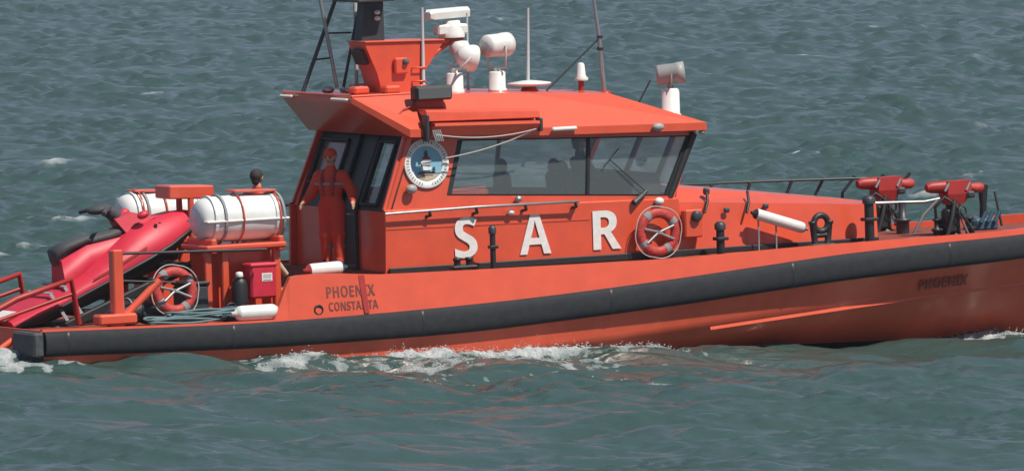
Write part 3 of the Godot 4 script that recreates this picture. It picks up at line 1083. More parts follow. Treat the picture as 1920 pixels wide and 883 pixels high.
func make_roof_gear():
	# funnel-shaped mast foot
	var mf := group_node("mast_foot", boat, "orange wedge shaped mast foot on the wheelhouse roof")
	var s := st()
	var lo := [Vector3(-1.52, 3.97, 0.27), Vector3(-0.82, 3.95, 0.27), Vector3(-0.82, 3.95, -0.27), Vector3(-1.52, 3.97, -0.27)]
	var mi := [Vector3(-1.60, 4.28, 0.27), Vector3(-0.80, 4.27, 0.27), Vector3(-0.80, 4.27, -0.27), Vector3(-1.60, 4.28, -0.27)]
	var hi := [Vector3(-1.80, 4.73, 0.28), Vector3(-0.48, 4.70, 0.28), Vector3(-0.48, 4.70, -0.28), Vector3(-1.80, 4.73, -0.28)]
	loft(s, [lo, mi, hi], true, -1, true)
	put(s, "casing", M.orange, mf)
	s = st()
	cbox(s, Vector3(-1.14, 4.735, 0), Vector3(1.34, 0.03, 0.62), 0.01, Basis(Vector3.BACK, -0.022))
	put(s, "top_plate", M.orange, mf)
	s = st()
	cbox(s, Vector3(-1.74, 4.52, 0), Vector3(0.1, 0.24, 0.34), 0.02, Basis(Vector3.BACK, 0.4))
	put(s, "rear_hatch", M.dark_metal, mf)
	s = st()
	cbox(s, Vector3(-1.22, 4.37, 0.31), Vector3(0.22, 0.24, 0.08), 0.02)
	put(s, "lamp_box", M.orange, mf)
	s = st()
	lathe(s, [Vector2(0, 0.06), Vector2(0.04, 0.05), Vector2(0.055, 0.0)], at(-1.16, 4.43, 0.35, Basis(Vector3.RIGHT, PI / 2)), 14)
	put(s, "lamp", M.lens, mf)
	for y in [4.06, 4.13, 4.33]:
		s = st()
		tube(s, [Vector3(-1.02, y, 0.28), Vector3(-1.0, y, 0.33), Vector3(-0.82, y - 0.005, 0.33), Vector3(-0.80, y - 0.005, 0.28)], 0.014, 6)
		put(s, "step_rung", M.orange, mf)
	# the dark mast above
	s = st()
	loft(s, [[Vector3(-1.77, 4.74, 0.13), Vector3(-1.40, 4.74, 0.15), Vector3(-1.40, 4.74, -0.15), Vector3(-1.77, 4.74, -0.13)],
		[Vector3(-1.58, 6.3, 0.08), Vector3(-1.38, 6.3, 0.09), Vector3(-1.38, 6.3, -0.09), Vector3(-1.58, 6.3, -0.08)]], true, -1, true)
	var mast := put(s, "mast", M.dark_metal, boat, "tapering dark mast rising from the orange foot")
	for y in [5.09, 5.18]:
		s = st()
		dome(s, at(-1.52, y, 0.17), Vector3(0.05, 0.035, 0.05))
		put(s, "mast_light", M.white, mast)
	s = st()
	cbox(s, Vector3(-1.66, 5.37, 0.0), Vector3(0.6, 0.04, 0.9), 0.01)
	put(s, "spreader", M.dark_metal, mast)
	# radar on a bracket ahead of the mast foot
	var rd := group_node("radar_scanner", boat, "white open array radar scanner on an orange bracket")
	s = st()
	tube(s, [Vector3(-0.6, 4.69, 0), Vector3(-0.02, 4.68, 0)], 0.05)
	tube(s, [Vector3(-0.75, 4.35, 0), Vector3(-0.25, 4.66, 0)], 0.035)
	put(s, "bracket", M.orange, rd)
	s = st()
	lathe(s, [Vector2(0.2, 0), Vector2(0.2, 0.06), Vector2(0.15, 0.16), Vector2(0.13, 0.25), Vector2(0, 0.25)], at(-0.2, 4.74, 0), 20)
	cbox(s, Vector3(-0.42, 4.86, 0.05), Vector3(0.14, 0.15, 0.2), 0.02)
	cbox(s, Vector3(-0.2, 4.86, 0.0), Vector3(0.46, 0.16, 0.26), 0.03)
	put(s, "gearbox", M.white, rd)
	s = st()
	var b := Basis(Vector3.UP, 0.5)
	var sec := []
	for x in [-0.52, -0.46, 0.46, 0.52]:
		var k := 0.6 if absf(x) > 0.5 else 1.0
		var r := []
		for q in [[-0.09, -0.06], [0.09, -0.06], [0.10, 0.04], [0.06, 0.09], [-0.06, 0.09], [-0.10, 0.04]]:
			r.append(Vector3(-0.26, 5.09, 0) + b * Vector3(x, q[1] * k, q[0] * k))
		sec.append(r)
	loft(s, sec, true, -1, true)
	put(s, "antenna_bar", M.white, rd)
	s = st()
	lathe(s, [Vector2(0.15, 0), Vector2(0.16, 0.12), Vector2(0.12, 0.2), Vector2(0, 0.21)], at(-0.12, 4.48, 0.1), 18)
	put(s, "housing", M.white, rd)
	# searchlights
	searchlight(Vector3(-0.42, 3.94, 0.5), 0.125, 0.29, Vector3(-0.22, 4.46, 0.5), Vector3(0.95, -0.22, 0.1).normalized(), 0.20, 0.30, M.white, "white bowl shaped lamp below the radar scanner", true)
	searchlight(Vector3(0.29, 3.93, 0.5), 0.125, 0.29, Vector3(0.30, 4.61, 0.5), Vector3(0.9, 0.02, -0.3).normalized(), 0.17, 0.46, M.white, "white drum shaped searchlight between radar and disc antenna")
	searchlight(Vector3(3.03, 3.42, 0.85), 0.135, 0.42, Vector3(3.04, 4.06, 0.85), Vector3(0.9, 0.1, 0.4).normalized(), 0.15, 0.42, M.grey, "weathered grey searchlight on a white pedestal at the roof front")
	# antennas
	whip("whip_antenna", Vector3(-0.85, 3.97, 0.3), Vector3(-0.83, 5.22, 0.3), 0.03, 0.022, M.whip)
	whip("whip_antenna", Vector3(0.0, 3.94, 0.1), Vector3(0.02, 5.1, 0.1), 0.02, 0.016, M.whip)
	whip("whip_antenna", Vector3(1.06, 3.98, 0), Vector3(1.10, 5.12, 0), 0.028, 0.02, M.whip)
	var da := group_node("disc_antenna", boat, "flat white disc antenna on an orange foot")
	s = st()
	lathe(s, [Vector2(0.02, 0.05), Vector2(0.12, 0.04), Vector2(0.33, 0.01), Vector2(0.335, -0.005), Vector2(0.30, -0.03), Vector2(0, -0.035)], at(1.08, 3.985, 0), 32)
	put(s, "disc", M.white, da)
	s = st()
	lathe(s, [Vector2(0.16, -0.14), Vector2(0.1, -0.05), Vector2(0, -0.05)], at(1.08, 3.985, 0), 16)
	put(s, "foot", M.orange, da)
	var gp := group_node("dome_antenna", boat, "small white bullet shaped antenna on a red post")
	s = st()
	lathe(s, [Vector2(0.10, 0), Vector2(0.11, 0.03), Vector2(0.07, 0.07), Vector2(0.055, 0.24), Vector2(0.035, 0.265), Vector2(0, 0.27)], at(1.965, 3.985, 0), 18)
	put(s, "dome", M.white, gp)
	s = st()
	tube(s, [Vector3(1.955, 3.80, 0), Vector3(1.962, 3.99, 0)], 0.045)
	put(s, "post", M.red, gp)
	var tm := group_node("pole_antenna", boat, "grey pole antenna with a black stay near the roof front")
	s = st()
	tube(s, [Vector3(2.36, 3.70, 0), Vector3(2.29, 4.6, 0), Vector3(2.17, 5.6, 0)], [0.035, 0.03, 0.022])
	put(s, "pole", M.steel, tm)
	s = st()
	tube(s, [Vector3(2.28, 4.60, 0), Vector3(1.37, 3.86, 0)], 0.014, 6)
	put(s, "stay", M.black, tm)
	s = st()
	lathe(s, [Vector2(0.11, -0.06), Vector2(0.09, 0.05), Vector2(0.05, 0.08), Vector2(0, 0.08)], at(2.36, 3.74, 0), 14)
	cbox(s, Vector3(2.58, 3.66, 0.1), Vector3(0.3, 0.05, 0.12), 0.01, Basis(Vector3.BACK, -0.36))
	put(s, "foot", M.red, tm)
	s = st()
	for y in [4.45, 4.63]:
		cbox(s, Vector3(2.30, y, 0), Vector3(0.08, 0.05, 0.08), 0.01)
	put(s, "clamp", M.black, tm)
	s = st()
	tube(s, [Vector3(2.75, 3.58, 0.3), Vector3(2.98, 3.94, 0.3)], 0.013, 6)
	put(s, "short_whip", M.black, boat)
	# ladder-like aerial frame on the roof's tail
	var lf := group_node("aerial_frame", boat, "leaning frame of dark and pale bars behind the mast")
	for q in [[Vector3(-2.40, 4.0, -0.65), Vector3(-1.70, 5.6, -0.65), 0.032, M.dark_metal], [Vector3(-1.87, 4.05, -0.55), Vector3(-2.12, 5.6, -0.6), 0.03, M.steel], [Vector3(-1.74, 4.05, -0.6), Vector3(-1.5, 5.1, -0.55), 0.025, M.dark_metal],
		[Vector3(-1.52, 4.0, -0.6), Vector3(-1.50, 5.3, -0.6), 0.03, M.whip], [Vector3(-2.02, 4.87, -0.62), Vector3(-1.58, 4.86, -0.6), 0.014, M.black], [Vector3(-2.2, 4.48, -0.64), Vector3(-1.94, 4.50, -0.58), 0.014, M.black]]:
		s = st()
		tube(s, [q[0], q[1]], q[2], 8)
		put(s, "bar", q[3], lf)
	# flood light on the roof edge
	var fl := group_node("floodlight", boat, "black box floodlight on the roof edge")
	s = st()
	cbox(s, Vector3(-1.28, 4.0, 1.42), Vector3(0.62, 0.22, 0.2), 0.03)
	put(s, "housing", M.black, fl)
	s = st()
	cbox(s, Vector3(-1.28, 4.0, 1.53), Vector3(0.54, 0.16, 0.02), 0.005)
	put(s, "glass", M.lens, fl)
	s = st()
	cbox(s, Vector3(-1.30, 3.83, 1.34), Vector3(0.5, 0.14, 0.08), 0.02)
	tube(s, [Vector3(-1.5, 3.84, 1.38), Vector3(-1.75, 3.78, 1.42), Vector3(-1.85, 3.70, 1.45)], 0.012, 6)
	put(s, "bracket", M.red, fl)
	# lamps along the roof edges
	for q in [[Vector3(0.75, 3.375, 1.765), Vector3(0.42, 0.06, 0.05)], [Vector3(-2.53, 3.945, 0.85), Vector3(0.05, 0.045, 0.55)], [Vector3(-2.53, 3.945, -0.95), Vector3(0.05, 0.045, 0.40)]]:
		s = st()
		cbox(s, q[0], q[1], 0.02)
		put(s, "strip_lamp", M.white, boat)
	s = st()
	dome(s, at(2.32, 3.32, 1.78), Vector3(0.10, 0.06, 0.06))
	put(s, "eave_lamp", M.grey, boat)
	s = st()
	dome(s, at(3.12, 3.2, 1.66), Vector3(0.05, 0.04, 0.05))
	put(s, "eave_lamp", M.grey, boat)
	s = st()
	dome(s, at(-2.05, 4.03, -0.5), Vector3(0.10, 0.06, 0.10))
	cbox(s, Vector3(-1.75, 4.02, -0.3), Vector3(0.3, 0.07, 0.25), 0.02)
	put(s, "roof_vent", M.steel, boat)
	for q in [[-1.5, -0.55], [-1.95, 0.35], [-1.55, 0.6]]:
		s = st()
		cbox(s, Vector3(q[0], 4.04, q[1]), Vector3(0.26, 0.12, 0.22), 0.03)
		put(s, "roof_locker", M.orange, boat)

func make_foredeck():
	# low trunk cabin ahead of the wheelhouse
	var s := st()
	var A := [Vector3(2.62, 1.3, 1.62), Vector3(2.70, 2.165, 1.52), Vector3(2.95, 2.36, 1.15), Vector3(2.95, 2.40, 0)]
	var B := [Vector3(4.5, 1.3, 1.54), Vector3(4.5, 2.05, 1.44), Vector3(4.6, 2.17, 1.06), Vector3(4.6, 2.20, 0)]
	var C := [Vector3(6.20, 1.3, 1.44), Vector3(6.22, 1.94, 1.36), Vector3(6.24, 1.975, 1.0), Vector3(6.24, 1.99, 0)]
	for sd in [1, -1]:
		var secs := []
		for q in [A, B, C]:
			var r := []
			for p in q:
				r.append(Vector3(p.x, p.y, p.z * sd))
			secs.append(r)
		loft(s, secs, false, -1)
		quad(s, secs[2][0], secs[2][1], secs[2][2], Vector3(6.24, 1.3, 1.0 * sd))
		quad(s, Vector3(6.24, 1.3, 1.0 * sd), secs[2][2], secs[2][3], Vector3(6.24, 1.3, 0))
	put(s, "trunk_cabin", M.orange, boat, "low orange trunk cabin sloping down ahead of the wheelhouse")
	# side rails and stanchions
	for sd in [1.0, -1.0]:
		var g := group_node("deck_rail", boat, "dark handrail on stanchions along the foredeck")
		var pts := [Vector3(2.9, 2.42, 1.28), Vector3(3.4, 2.44, 1.35), Vector3(4.4, 2.22, 1.58), Vector3(5.9, 2.20, 1.60), Vector3(7.6, 2.16, 1.45)]
		if sd > 0:
			for q in [[3.30, 2.33, 3.15, 1.98], [4.0, 2.25, 3.87, 1.94]]:
				s = st()
				tube(s, [Vector3(q[0] + 0.02, q[1], 1.36), Vector3(q[0] - 0.06, (q[1] + q[3]) / 2, 1.55), Vector3(q[2], q[3], 1.60)], 0.022, 6)
				put(s, "stanchion", M.black, g)
			s = st()
			cbox(s, Vector3(3.3, 2.29, 1.40), Vector3(0.09, 0.10, 0.09), 0.02)
			put(s, "clamp", M.dark_metal, g)
		else:
			s = st()
			var r := []
			for p in pts:
				r.append(Vector3(p.x, p.y, -p.z))
			tube(s, r, 0.022, 6)
			put(s, "top_rail", M.dark_metal, g)
			for q in [[6.26, 6.35], [6.78, 6.90], [7.25, 7.45], [5.55, 5.62], [7.75, 7.95], [4.9, 4.95], [8.2, 8.42]]:
				s = st()
				tube(s, [Vector3(q[0], 1.42, -1.66), Vector3(q[0] + 0.02, 1.95, -1.64), Vector3(q[1], 2.2, -1.55)], 0.025, 6)
				put(s, "stanchion", M.dark_metal, g)
	# two fire monitors abreast on black pedestals
	for z in [0.95, -0.95]:
		fire_monitor(Vector3(7.78 if z > 0 else 7.62, 1.33, z), "near" if z > 0 else "far")
	# windlass and bollard near the stem
	var wl := group_node("windlass", boat, "dark windlass with a tall post near the stem")
	s = st()
	cbox(s, Vector3(8.68, 1.46, 0.2), Vector3(0.42, 0.2, 0.36), 0.04)
	for k in 3:
		tube(s, [Vector3(8.55 + 0.12 * k, 1.5, 0.42), Vector3(8.65 + 0.12 * k, 1.66, 0.42)], 0.03, 6)
	put(s, "base", M.blue, wl)
	s = st()
	tube(s, [Vector3(8.70, 1.4, 0.2), Vector3(8.72, 1.75, 0.2), Vector3(8.72, 2.06, 0.2)], [0.06, 0.055, 0.085])
	put(s, "post", M.black, wl)
	s = st()
	tube(s, [Vector3(8.98, 1.42, 0.3), Vector3(8.90, 1.95, 0.25)], 0.02, 6)
	put(s, "lever", M.dark_metal, wl)
	# pale pipe frame between the monitors
	var pf := group_node("pipe_frame", boat, "steel pipe rail on a stubby dark post between the two monitors")
	s = st()
	tube(s, [Vector3(7.0, 1.86, -0.1), Vector3(7.75, 1.845, 0.1), Vector3(8.0, 1.88, 0.15)], 0.028)
	put(s, "rail", M.steel, pf)
	s = st()
	lathe(s, [Vector2(0.10, 0), Vector2(0.10, 0.2), Vector2(0.13, 0.21), Vector2(0.13, 0.25), Vector2(0.06, 0.26), Vector2(0.06, 0.5)], at(7.36, 1.36, 0.1), 14)
	put(s, "post", M.dark_metal, pf)
	s = st()
	tube(s, [Vector3(7.55, 1.36, 0.1), Vector3(7.72, 1.65, 0.12), Vector3(7.95, 1.86, 0.15)], 0.025, 6)
	put(s, "brace", M.steel, pf)

func fire_monitor(p: Vector3, which: String):
	var g := group_node("fire_monitor", boat, "red fire monitor on a black pedestal, the %s one of the pair" % which)
	g.position = p * 0.12
	g.scale = Vector3.ONE * 0.88
	var s := st()
	lathe(s, [Vector2(0.17, 0), Vector2(0.17, 0.05), Vector2(0.12, 0.08), Vector2(0.11, 0.30), Vector2(0.15, 0.34), Vector2(0.13, 0.62), Vector2(0, 0.63)], at(p.x, p.y, p.z), 14)
	cbox(s, p + Vector3(-0.12, 0.30, 0.06), Vector3(0.22, 0.42, 0.24), 0.04)
	put(s, "pedestal", M.black, g)
	# the stay that carries the tail of the monitor
	s = st()
	tube(s, [p + Vector3(-0.30, 0.02, 0.28), p + Vector3(-0.17, 0.36, 0.26), p + Vector3(-0.06, 0.66, 0.18)], 0.04)
	put(s, "stay", M.black, g)
	s = st()
	tube(s, [p + Vector3(0.18, 0.0, 0.24), p + Vector3(0.05, 0.3, 0.22), p + Vector3(-0.02, 0.5, 0.2)], 0.022, 6)
	put(s, "hose", M.steel, g)
	# body: a tapering trunk that opens into a wide swivel block
	s = st()
	loft(s, [[p + Vector3(-0.14, 0.58, 0.13), p + Vector3(0.14, 0.58, 0.13), p + Vector3(0.14, 0.58, -0.13), p + Vector3(-0.14, 0.58, -0.13)],
		[p + Vector3(-0.19, 0.76, 0.17), p + Vector3(0.27, 0.76, 0.17), p + Vector3(0.27, 0.76, -0.17), p + Vector3(-0.19, 0.76, -0.17)],
		[p + Vector3(-0.16, 0.98, 0.15), p + Vector3(0.30, 0.99, 0.15), p + Vector3(0.30, 0.99, -0.15), p + Vector3(-0.16, 0.98, -0.15)]], true, -1, true)
	tube(s, [p + Vector3(-0.52, 0.88, 0), p + Vector3(-0.44, 0.89, 0), p + Vector3(-0.14, 0.88, 0)], [0.07, 0.10, 0.115], 12)
	put(s, "body", M.red, g)
	for x in [-0.22, 0.2]:
		s = st()
		tube(s, [p + Vector3(x - 0.03, 0.82, 0.175), p + Vector3(x + 0.06, 0.95, 0.165)], 0.022, 6)
		put(s, "pale_band", M.webbing, g)
	for q in [[-0.34, 0.0, 0.10, 0.05], [-0.22, -0.05, 0.16, 0.12], [0.28, 0.05, 0.12, 0.10]]:
		s = st()
		lathe(s, [Vector2(q[2] * 0.6, 0), Vector2(q[2] * 0.6, 0.12), Vector2(q[2] * 0.9, 0.13), Vector2(q[2] * 0.9, 0.17), Vector2(q[2] * 0.4, 0.19), Vector2(q[2] * 0.4, 0.30), Vector2(q[2] * 0.7, 0.31), Vector2(q[2] * 0.7, 0.34), Vector2(0, 0.35)], at(p.x + q[0], p.y, p.z + q[1]), 10)
		put(s, "valve", M.black, g)
	s = st()
	tube(s, [p + Vector3(-0.34, 0.3, 0.0), p + Vector3(-0.40, 0.55, 0.08), p + Vector3(-0.25, 0.72, 0.16), p + Vector3(-0.1, 0.6, 0.2), p + Vector3(0.12, 0.3, 0.24), p + Vector3(0.3, 0.05, 0.2)], 0.028, 8)
	put(s, "hydraulic_hose", M.black, g)
	s = st()
	ring(s, Transform3D(Basis(Vector3.UP, 0.4), p + Vector3(0.05, 0.45, 0.24)), 0.10, 0.014, 0, TAU, 18, 6)
	put(s, "hand_wheel", M.dark_metal, g)
	# nozzle
	s = st()
	tube(s, [p + Vector3(0.26, 0.87, 0.02), p + Vector3(0.42, 0.84, 0.02), p + Vector3(0.52, 0.845, 0.02), p + Vector3(0.58, 0.85, 0.02)], [0.06, 0.09, 0.09, 0.06], 14)
	put(s, "nozzle", M.buoy, g)
	s = st()
	cbox(s, p + Vector3(0.26, 0.74, 0.16), Vector3(0.16, 0.12, 0.1), 0.03)
	put(s, "drive_motor", M.dark_metal, g)

func make_side_gear():
	# handrail with brackets on the wheelhouse side
	for sd in [1.0, -1.0]:
		var g := group_node("handrail", boat, "polished handrail on brackets along the wheelhouse side")
		var s := st()
		tube(s, [Vector3(-2.27, 2.262, 1.74 * sd), Vector3(-0.76, 2.285, 1.74 * sd), Vector3(0.96, 2.275, 1.74 * sd), Vector3(1.0, 2.27, 1.64 * sd)], 0.022, 8)
		put(s, "rail", M.steel, g)
		for x in [-1.54, -0.76, 0.06, 0.9]:
			s = st()
			tube(s, [Vector3(x, 2.28, 1.74 * sd), Vector3(x + 0.03, 2.20, 1.72 * sd), Vector3(x, 2.18, 1.63 * sd)], 0.026, 6)
			put(s, "bracket", M.dark_metal, g)
	var s := st()
	# raised seam strips on the lower wall
	quadstrip(s, Vector3(-2.22, 2.02, 1.643), Vector3(1.2, 1.985, 1.615), 0.012, 0.006)
	put(s, "wall_seam", M.orange, boat)
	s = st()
	cbox(s, Vector3(0.3, 1.40, 1.655), Vector3(5.0, 0.10, 0.05), 0.01, Basis(Vector3.UP, 0.008))  # black strips along the wall feet, standing in for side-deck gap shade
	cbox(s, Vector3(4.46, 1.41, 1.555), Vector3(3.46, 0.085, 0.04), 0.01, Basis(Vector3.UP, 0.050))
	put(s, "wall_foot_shade", M.black, boat)
	# small lamps and fittings on the wall
	for q in [[Vector3(-1.76, 2.60, 1.62), 0.07, M.grey], [Vector3(0.02, 2.36, 1.62), 0.05, M.steel], [Vector3(-0.15, 2.17, 1.68), 0.045, M.white], [Vector3(2.36, 2.20, 1.66), 0.06, M.white]]:
		s = st()
		dome(s, Transform3D(Basis(), q[0]), Vector3(q[1] * 1.3, q[1], q[1]))
		put(s, "wall_lamp", q[2], boat)
	s = st()
	tube(s, [Vector3(1.93, 2.20, 1.66), Vector3(2.10, 2.30, 1.62), Vector3(2.2, 2.36, 1.58)], [0.05, 0.035, 0.02], 8)
	put(s, "wiper_motor", M.dark_metal, boat)
	# wiper arm across the forward pane
	s = st()
	tube(s, [Vector3(2.18, 2.36, 1.57), Vector3(1.62, 2.86, 1.52)], 0.008, 6)
	tube(s, [Vector3(1.5, 2.75, 1.53), Vector3(1.78, 3.02, 1.515)], 0.008, 6)
	put(s, "wiper", M.black, boat)
	# upright pipes standing on the side deck
	for q in [[-0.62, 1.98, 1.38, 1.95, 0.045], [3.22, 1.96, 1.37, 1.80, 0.065], [5.89, 1.74, 1.38, 2.04, 0.075]]:
		var u := group_node("deck_vent_pipe", boat, "upright black pipe standing on the side deck")
		s = st()
		tube(s, [Vector3(q[0], q[2], q[1]), Vector3(q[0], q[3], q[1])], q[4])
		put(s, "pipe", M.black, u)
		s = st()
		lathe(s, [Vector2(q[4] * 1.3, -0.06), Vector2(q[4] * 1.35, 0.02), Vector2(q[4] * 0.8, 0.06), Vector2(0, 0.065)], at(q[0], q[3], q[1]), 12)
		put(s, "cap", M.dark_metal, u)
		s = st()
		cbox(s, Vector3(q[0], lerpf(q[2], q[3], 0.55), q[1] + 0.01), Vector3(q[4] * 3.0, 0.05, q[4] * 2.6), 0.01)
		put(s, "clamp", M.black, u)
	# mooring bitts
	for q in [[-1.17, 2.08, 1.40, 0.17], [4.96, 1.92, 1.38, 0.40]]:
		var bt := group_node("mooring_bitts", boat, "black twin mooring bitts on the gunwale")
		for k in [-1, 1]:
			s = st()
			lathe(s, [Vector2(0.075, 0), Vector2(0.05, 0.03), Vector2(0.05, q[3] - 0.05), Vector2(0.065, q[3] - 0.04), Vector2(0.06, q[3]), Vector2(0, q[3])], at(q[0] + 0.10 * k, q[2], q[1], Basis(Vector3.BACK, -0.12 * k if q[3] > 0.3 else 0.0)), 12)
			put(s, "bollard", M.black, bt)
		s = st()
		cbox(s, Vector3(q[0], q[2] + 0.03, q[1]), Vector3(0.42, 0.05, 0.18), 0.02)
		if q[3] > 0.3:
			tube(s, [Vector3(q[0] - 0.12, q[2] + 0.18, q[1]), Vector3(q[0] + 0.12, q[2] + 0.18, q[1])], 0.04, 8)
			ring(s, at(q[0], q[2] + 0.36, q[1]), 0.12, 0.05, 0, TAU, 20, 8)
		put(s, "base", M.black, bt)
	# orange deck-light box on the trunk side
	var lb := group_node("deck_light", boat, "orange box with a round dark lamp on the trunk cabin side")
	s = st()
	cbox(s, Vector3(2.90, 1.84, 1.66), Vector3(0.30, 0.42, 0.16), 0.02)
	put(s, "box", M.orange, lb)
	s = st()
	lathe(s, [Vector2(0.085, 0), Vector2(0.08, 0.06), Vector2(0.06, 0.08), Vector2(0, 0.07)], at(2.93, 1.95, 1.735, Basis(Vector3.RIGHT, PI / 2)), 16)
	put(s, "lamp", M.dark_metal, lb)
	# small dark cleats and clips
	for q in [[-2.62, 1.35, 2.255], [3.55, 2.0, 1.56], [4.25, 2.02, 1.50]]:
		s = st()
		cbox(s, Vector3(q[0], q[1], q[2]), Vector3(0.10, 0.08, 0.05), 0.02)
		put(s, "clip", M.dark_metal, boat)
	# chafe strap over the gunwale beside the name
	s = st()
	plate(s, [Vector3(-3.04, 1.42, 2.325), Vector3(-2.94, 1.42, 2.325), Vector3(-2.92, 0.86, 2.435), Vector3(-3.0, 0.86, 2.435)], Vector3(0, 0.003, 0.008))
	put(s, "chafe_strap", M.red, boat)

func quadstrip(s: SurfaceTool, a: Vector3, b: Vector3, h: float, t: float):
	plate(s, [a, b, b + Vector3(0, h, 0), a + Vector3(0, h, 0)], Vector3(0, 0, t))

func make_aft_deck():
	# raft rack: lockers with a shelf on top
	var rk := group_node("raft_rack", boat, "orange rack of lockers carrying the white canisters")
	var s := st()
	for sd in [1.0, -1.0]:
		cbox(s, Vector3(-4.50, 1.90, 1.17 * sd), Vector3(1.32, 0.08, 0.9), 0.02)
		cbox(s, Vector3(-5.02, 1.92, 1.17 * sd), Vector3(0.10, 0.22, 0.86), 0.02)
		cbox(s, Vector3(-3.92, 1.92, 1.17 * sd), Vector3(0.10, 0.22, 0.86), 0.02)
	put(s, "shelf", M.orange, rk)
	for sd in [1.0, -1.0]:
		s = st()
		cbox(s, Vector3(-4.47, 1.32, 1.0 * sd), Vector3(1.08, 1.04, 0.55), 0.03)
		put(s, "locker", M.orange, rk)
	for q in [[-5.08, 1.45], [-3.95, 1.45], [-4.80, 1.45], [-5.08, -1.45], [-3.95, -1.45]]:
		s = st()
		cbox(s, Vector3(q[0], 1.34, q[1]), Vector3(0.11, 1.1, 0.11), 0.015)
		put(s, "post", M.orange, rk)
	for sd in [1.0, -1.0]:
		s = st()
		var x0 := -4.53 if sd > 0 else -5.05
		var x1 := -3.84 if sd > 0 else -4.58
		cbox(s, Vector3((x0 + x1) / 2, 2.695 if sd > 0 else 2.64, 1.17 * sd), Vector3(x1 - x0, 0.035, 0.30), 0.012, Basis(Vector3.BACK, -0.03))
		put(s, "top_plate", M.orange, rk)
		for x in [x0 + 0.05, x1 - 0.04]:
			s = st()
			var arc := []
			for k in 13:
				var a := TAU * k / 12.0
				arc.append(Vector3(x, 2.30 + 0.372 * sin(a), 1.17 * sd + 0.372 * cos(a)))
			tube(s, arc, 0.013, 6, false)
			put(s, "strap", M.orange, rk)
	# the tall cover at the centreline between the rafts
	s = st()
	cbox(s, Vector3(-4.72, 2.66, 0), Vector3(0.74, 0.20, 0.5), 0.02, Basis(Vector3.BACK, -0.04))
	put(s, "winch_cover", M.orange, boat, "orange box cover standing between the two white canisters")
	s = st()
	for z in [-0.2, 0.2]:
		tube(s, [Vector3(-4.7, 0.8, z), Vector3(-4.72, 2.58, z)], 0.05)
	put(s, "winch_post", M.orange, boat)
	# stern rail on the starboard side
	for sd in [1.0]:
		var r := group_node("stern_rail", boat, "thin dark rail along the aft deck edge")
		s = st()
		tube(s, [Vector3(-6.78, 1.935, 1.98 * sd), Vector3(-4.35, 1.86, 1.98 * sd)], 0.022, 8)
		put(s, "rail", M.black, r)
		s = st()
		tube(s, [Vector3(-6.78, 1.54, 1.98 * sd), Vector3(-5.85, 1.46, 1.98 * sd)], 0.014, 6)
		put(s, "wire", M.dark_metal, r)
		s = st()
		cbox(s, Vector3(-6.82, 1.42, 2.0 * sd), Vector3(0.17, 1.15, 0.16), 0.02)
		cbox(s, Vector3(-6.86, 0.98, 2.0 * sd), Vector3(0.62, 0.16, 0.26), 0.03)
		put(s, "post", M.orange, r)
		s = st()
		tube(s, [Vector3(-6.7, 1.0, 1.95 * sd), Vector3(-6.1, 1.5, 1.95 * sd)], 0.06, 8)
		put(s, "brace", M.orange, r)
	# launching cradle for the water scooter
	var cr := group_node("launch_cradle", boat, "sloping launch cradle of dark rollers and orange side bars")
	for z in [-0.55, 0.55]:
		s = st()
		cbox(s, Vector3(-6.28, 1.08, z), Vector3(3.6, 0.14, 0.12), 0.02, Basis(Vector3.BACK, 0.36))
		put(s, "side_beam", M.black, cr)
	for k in 6:
		s = st()
		var t := -1.5 + k * 0.58
		tube(s, [Vector3(-6.28 + t * 0.936, 1.10 + t * 0.352, -0.5), Vector3(-6.28 + t * 0.936, 1.10 + t * 0.352, 0.5)], 0.06, 10)
		put(s, "roller", M.dark_metal, cr)
	for z in [-1.0, 0.82]:
		s = st()
		tube(s, [Vector3(-8.5, 1.02, z), Vector3(-7.9, 1.28, z), Vector3(-7.0, 1.52, z), Vector3(-6.9, 0.85, z)], 0.05, 8)
		tube(s, [Vector3(-8.45, 0.92, z), Vector3(-7.0, 1.30, z)], 0.03, 8)
		put(s, "side_bar", M.red, cr)
	s = st()
	for z in [-0.5, 0.5]:
		tube(s, [Vector3(-4.95, 0.8, z), Vector3(-4.9, 1.6, z)], 0.05)
		tube(s, [Vector3(-6.0, 0.8, z), Vector3(-5.6, 1.35, z)], 0.05)
	put(s, "leg", M.orange, cr)
	# far corner pillar and a pale strut beside the wheelhouse door
	s = st()
	tube(s, [Vector3(-3.88, 1.86, 0.9), Vector3(-3.52, 1.40, 0.9)], [0.06, 0.045], 8)
	put(s, "pale_strut", M.sand, boat)

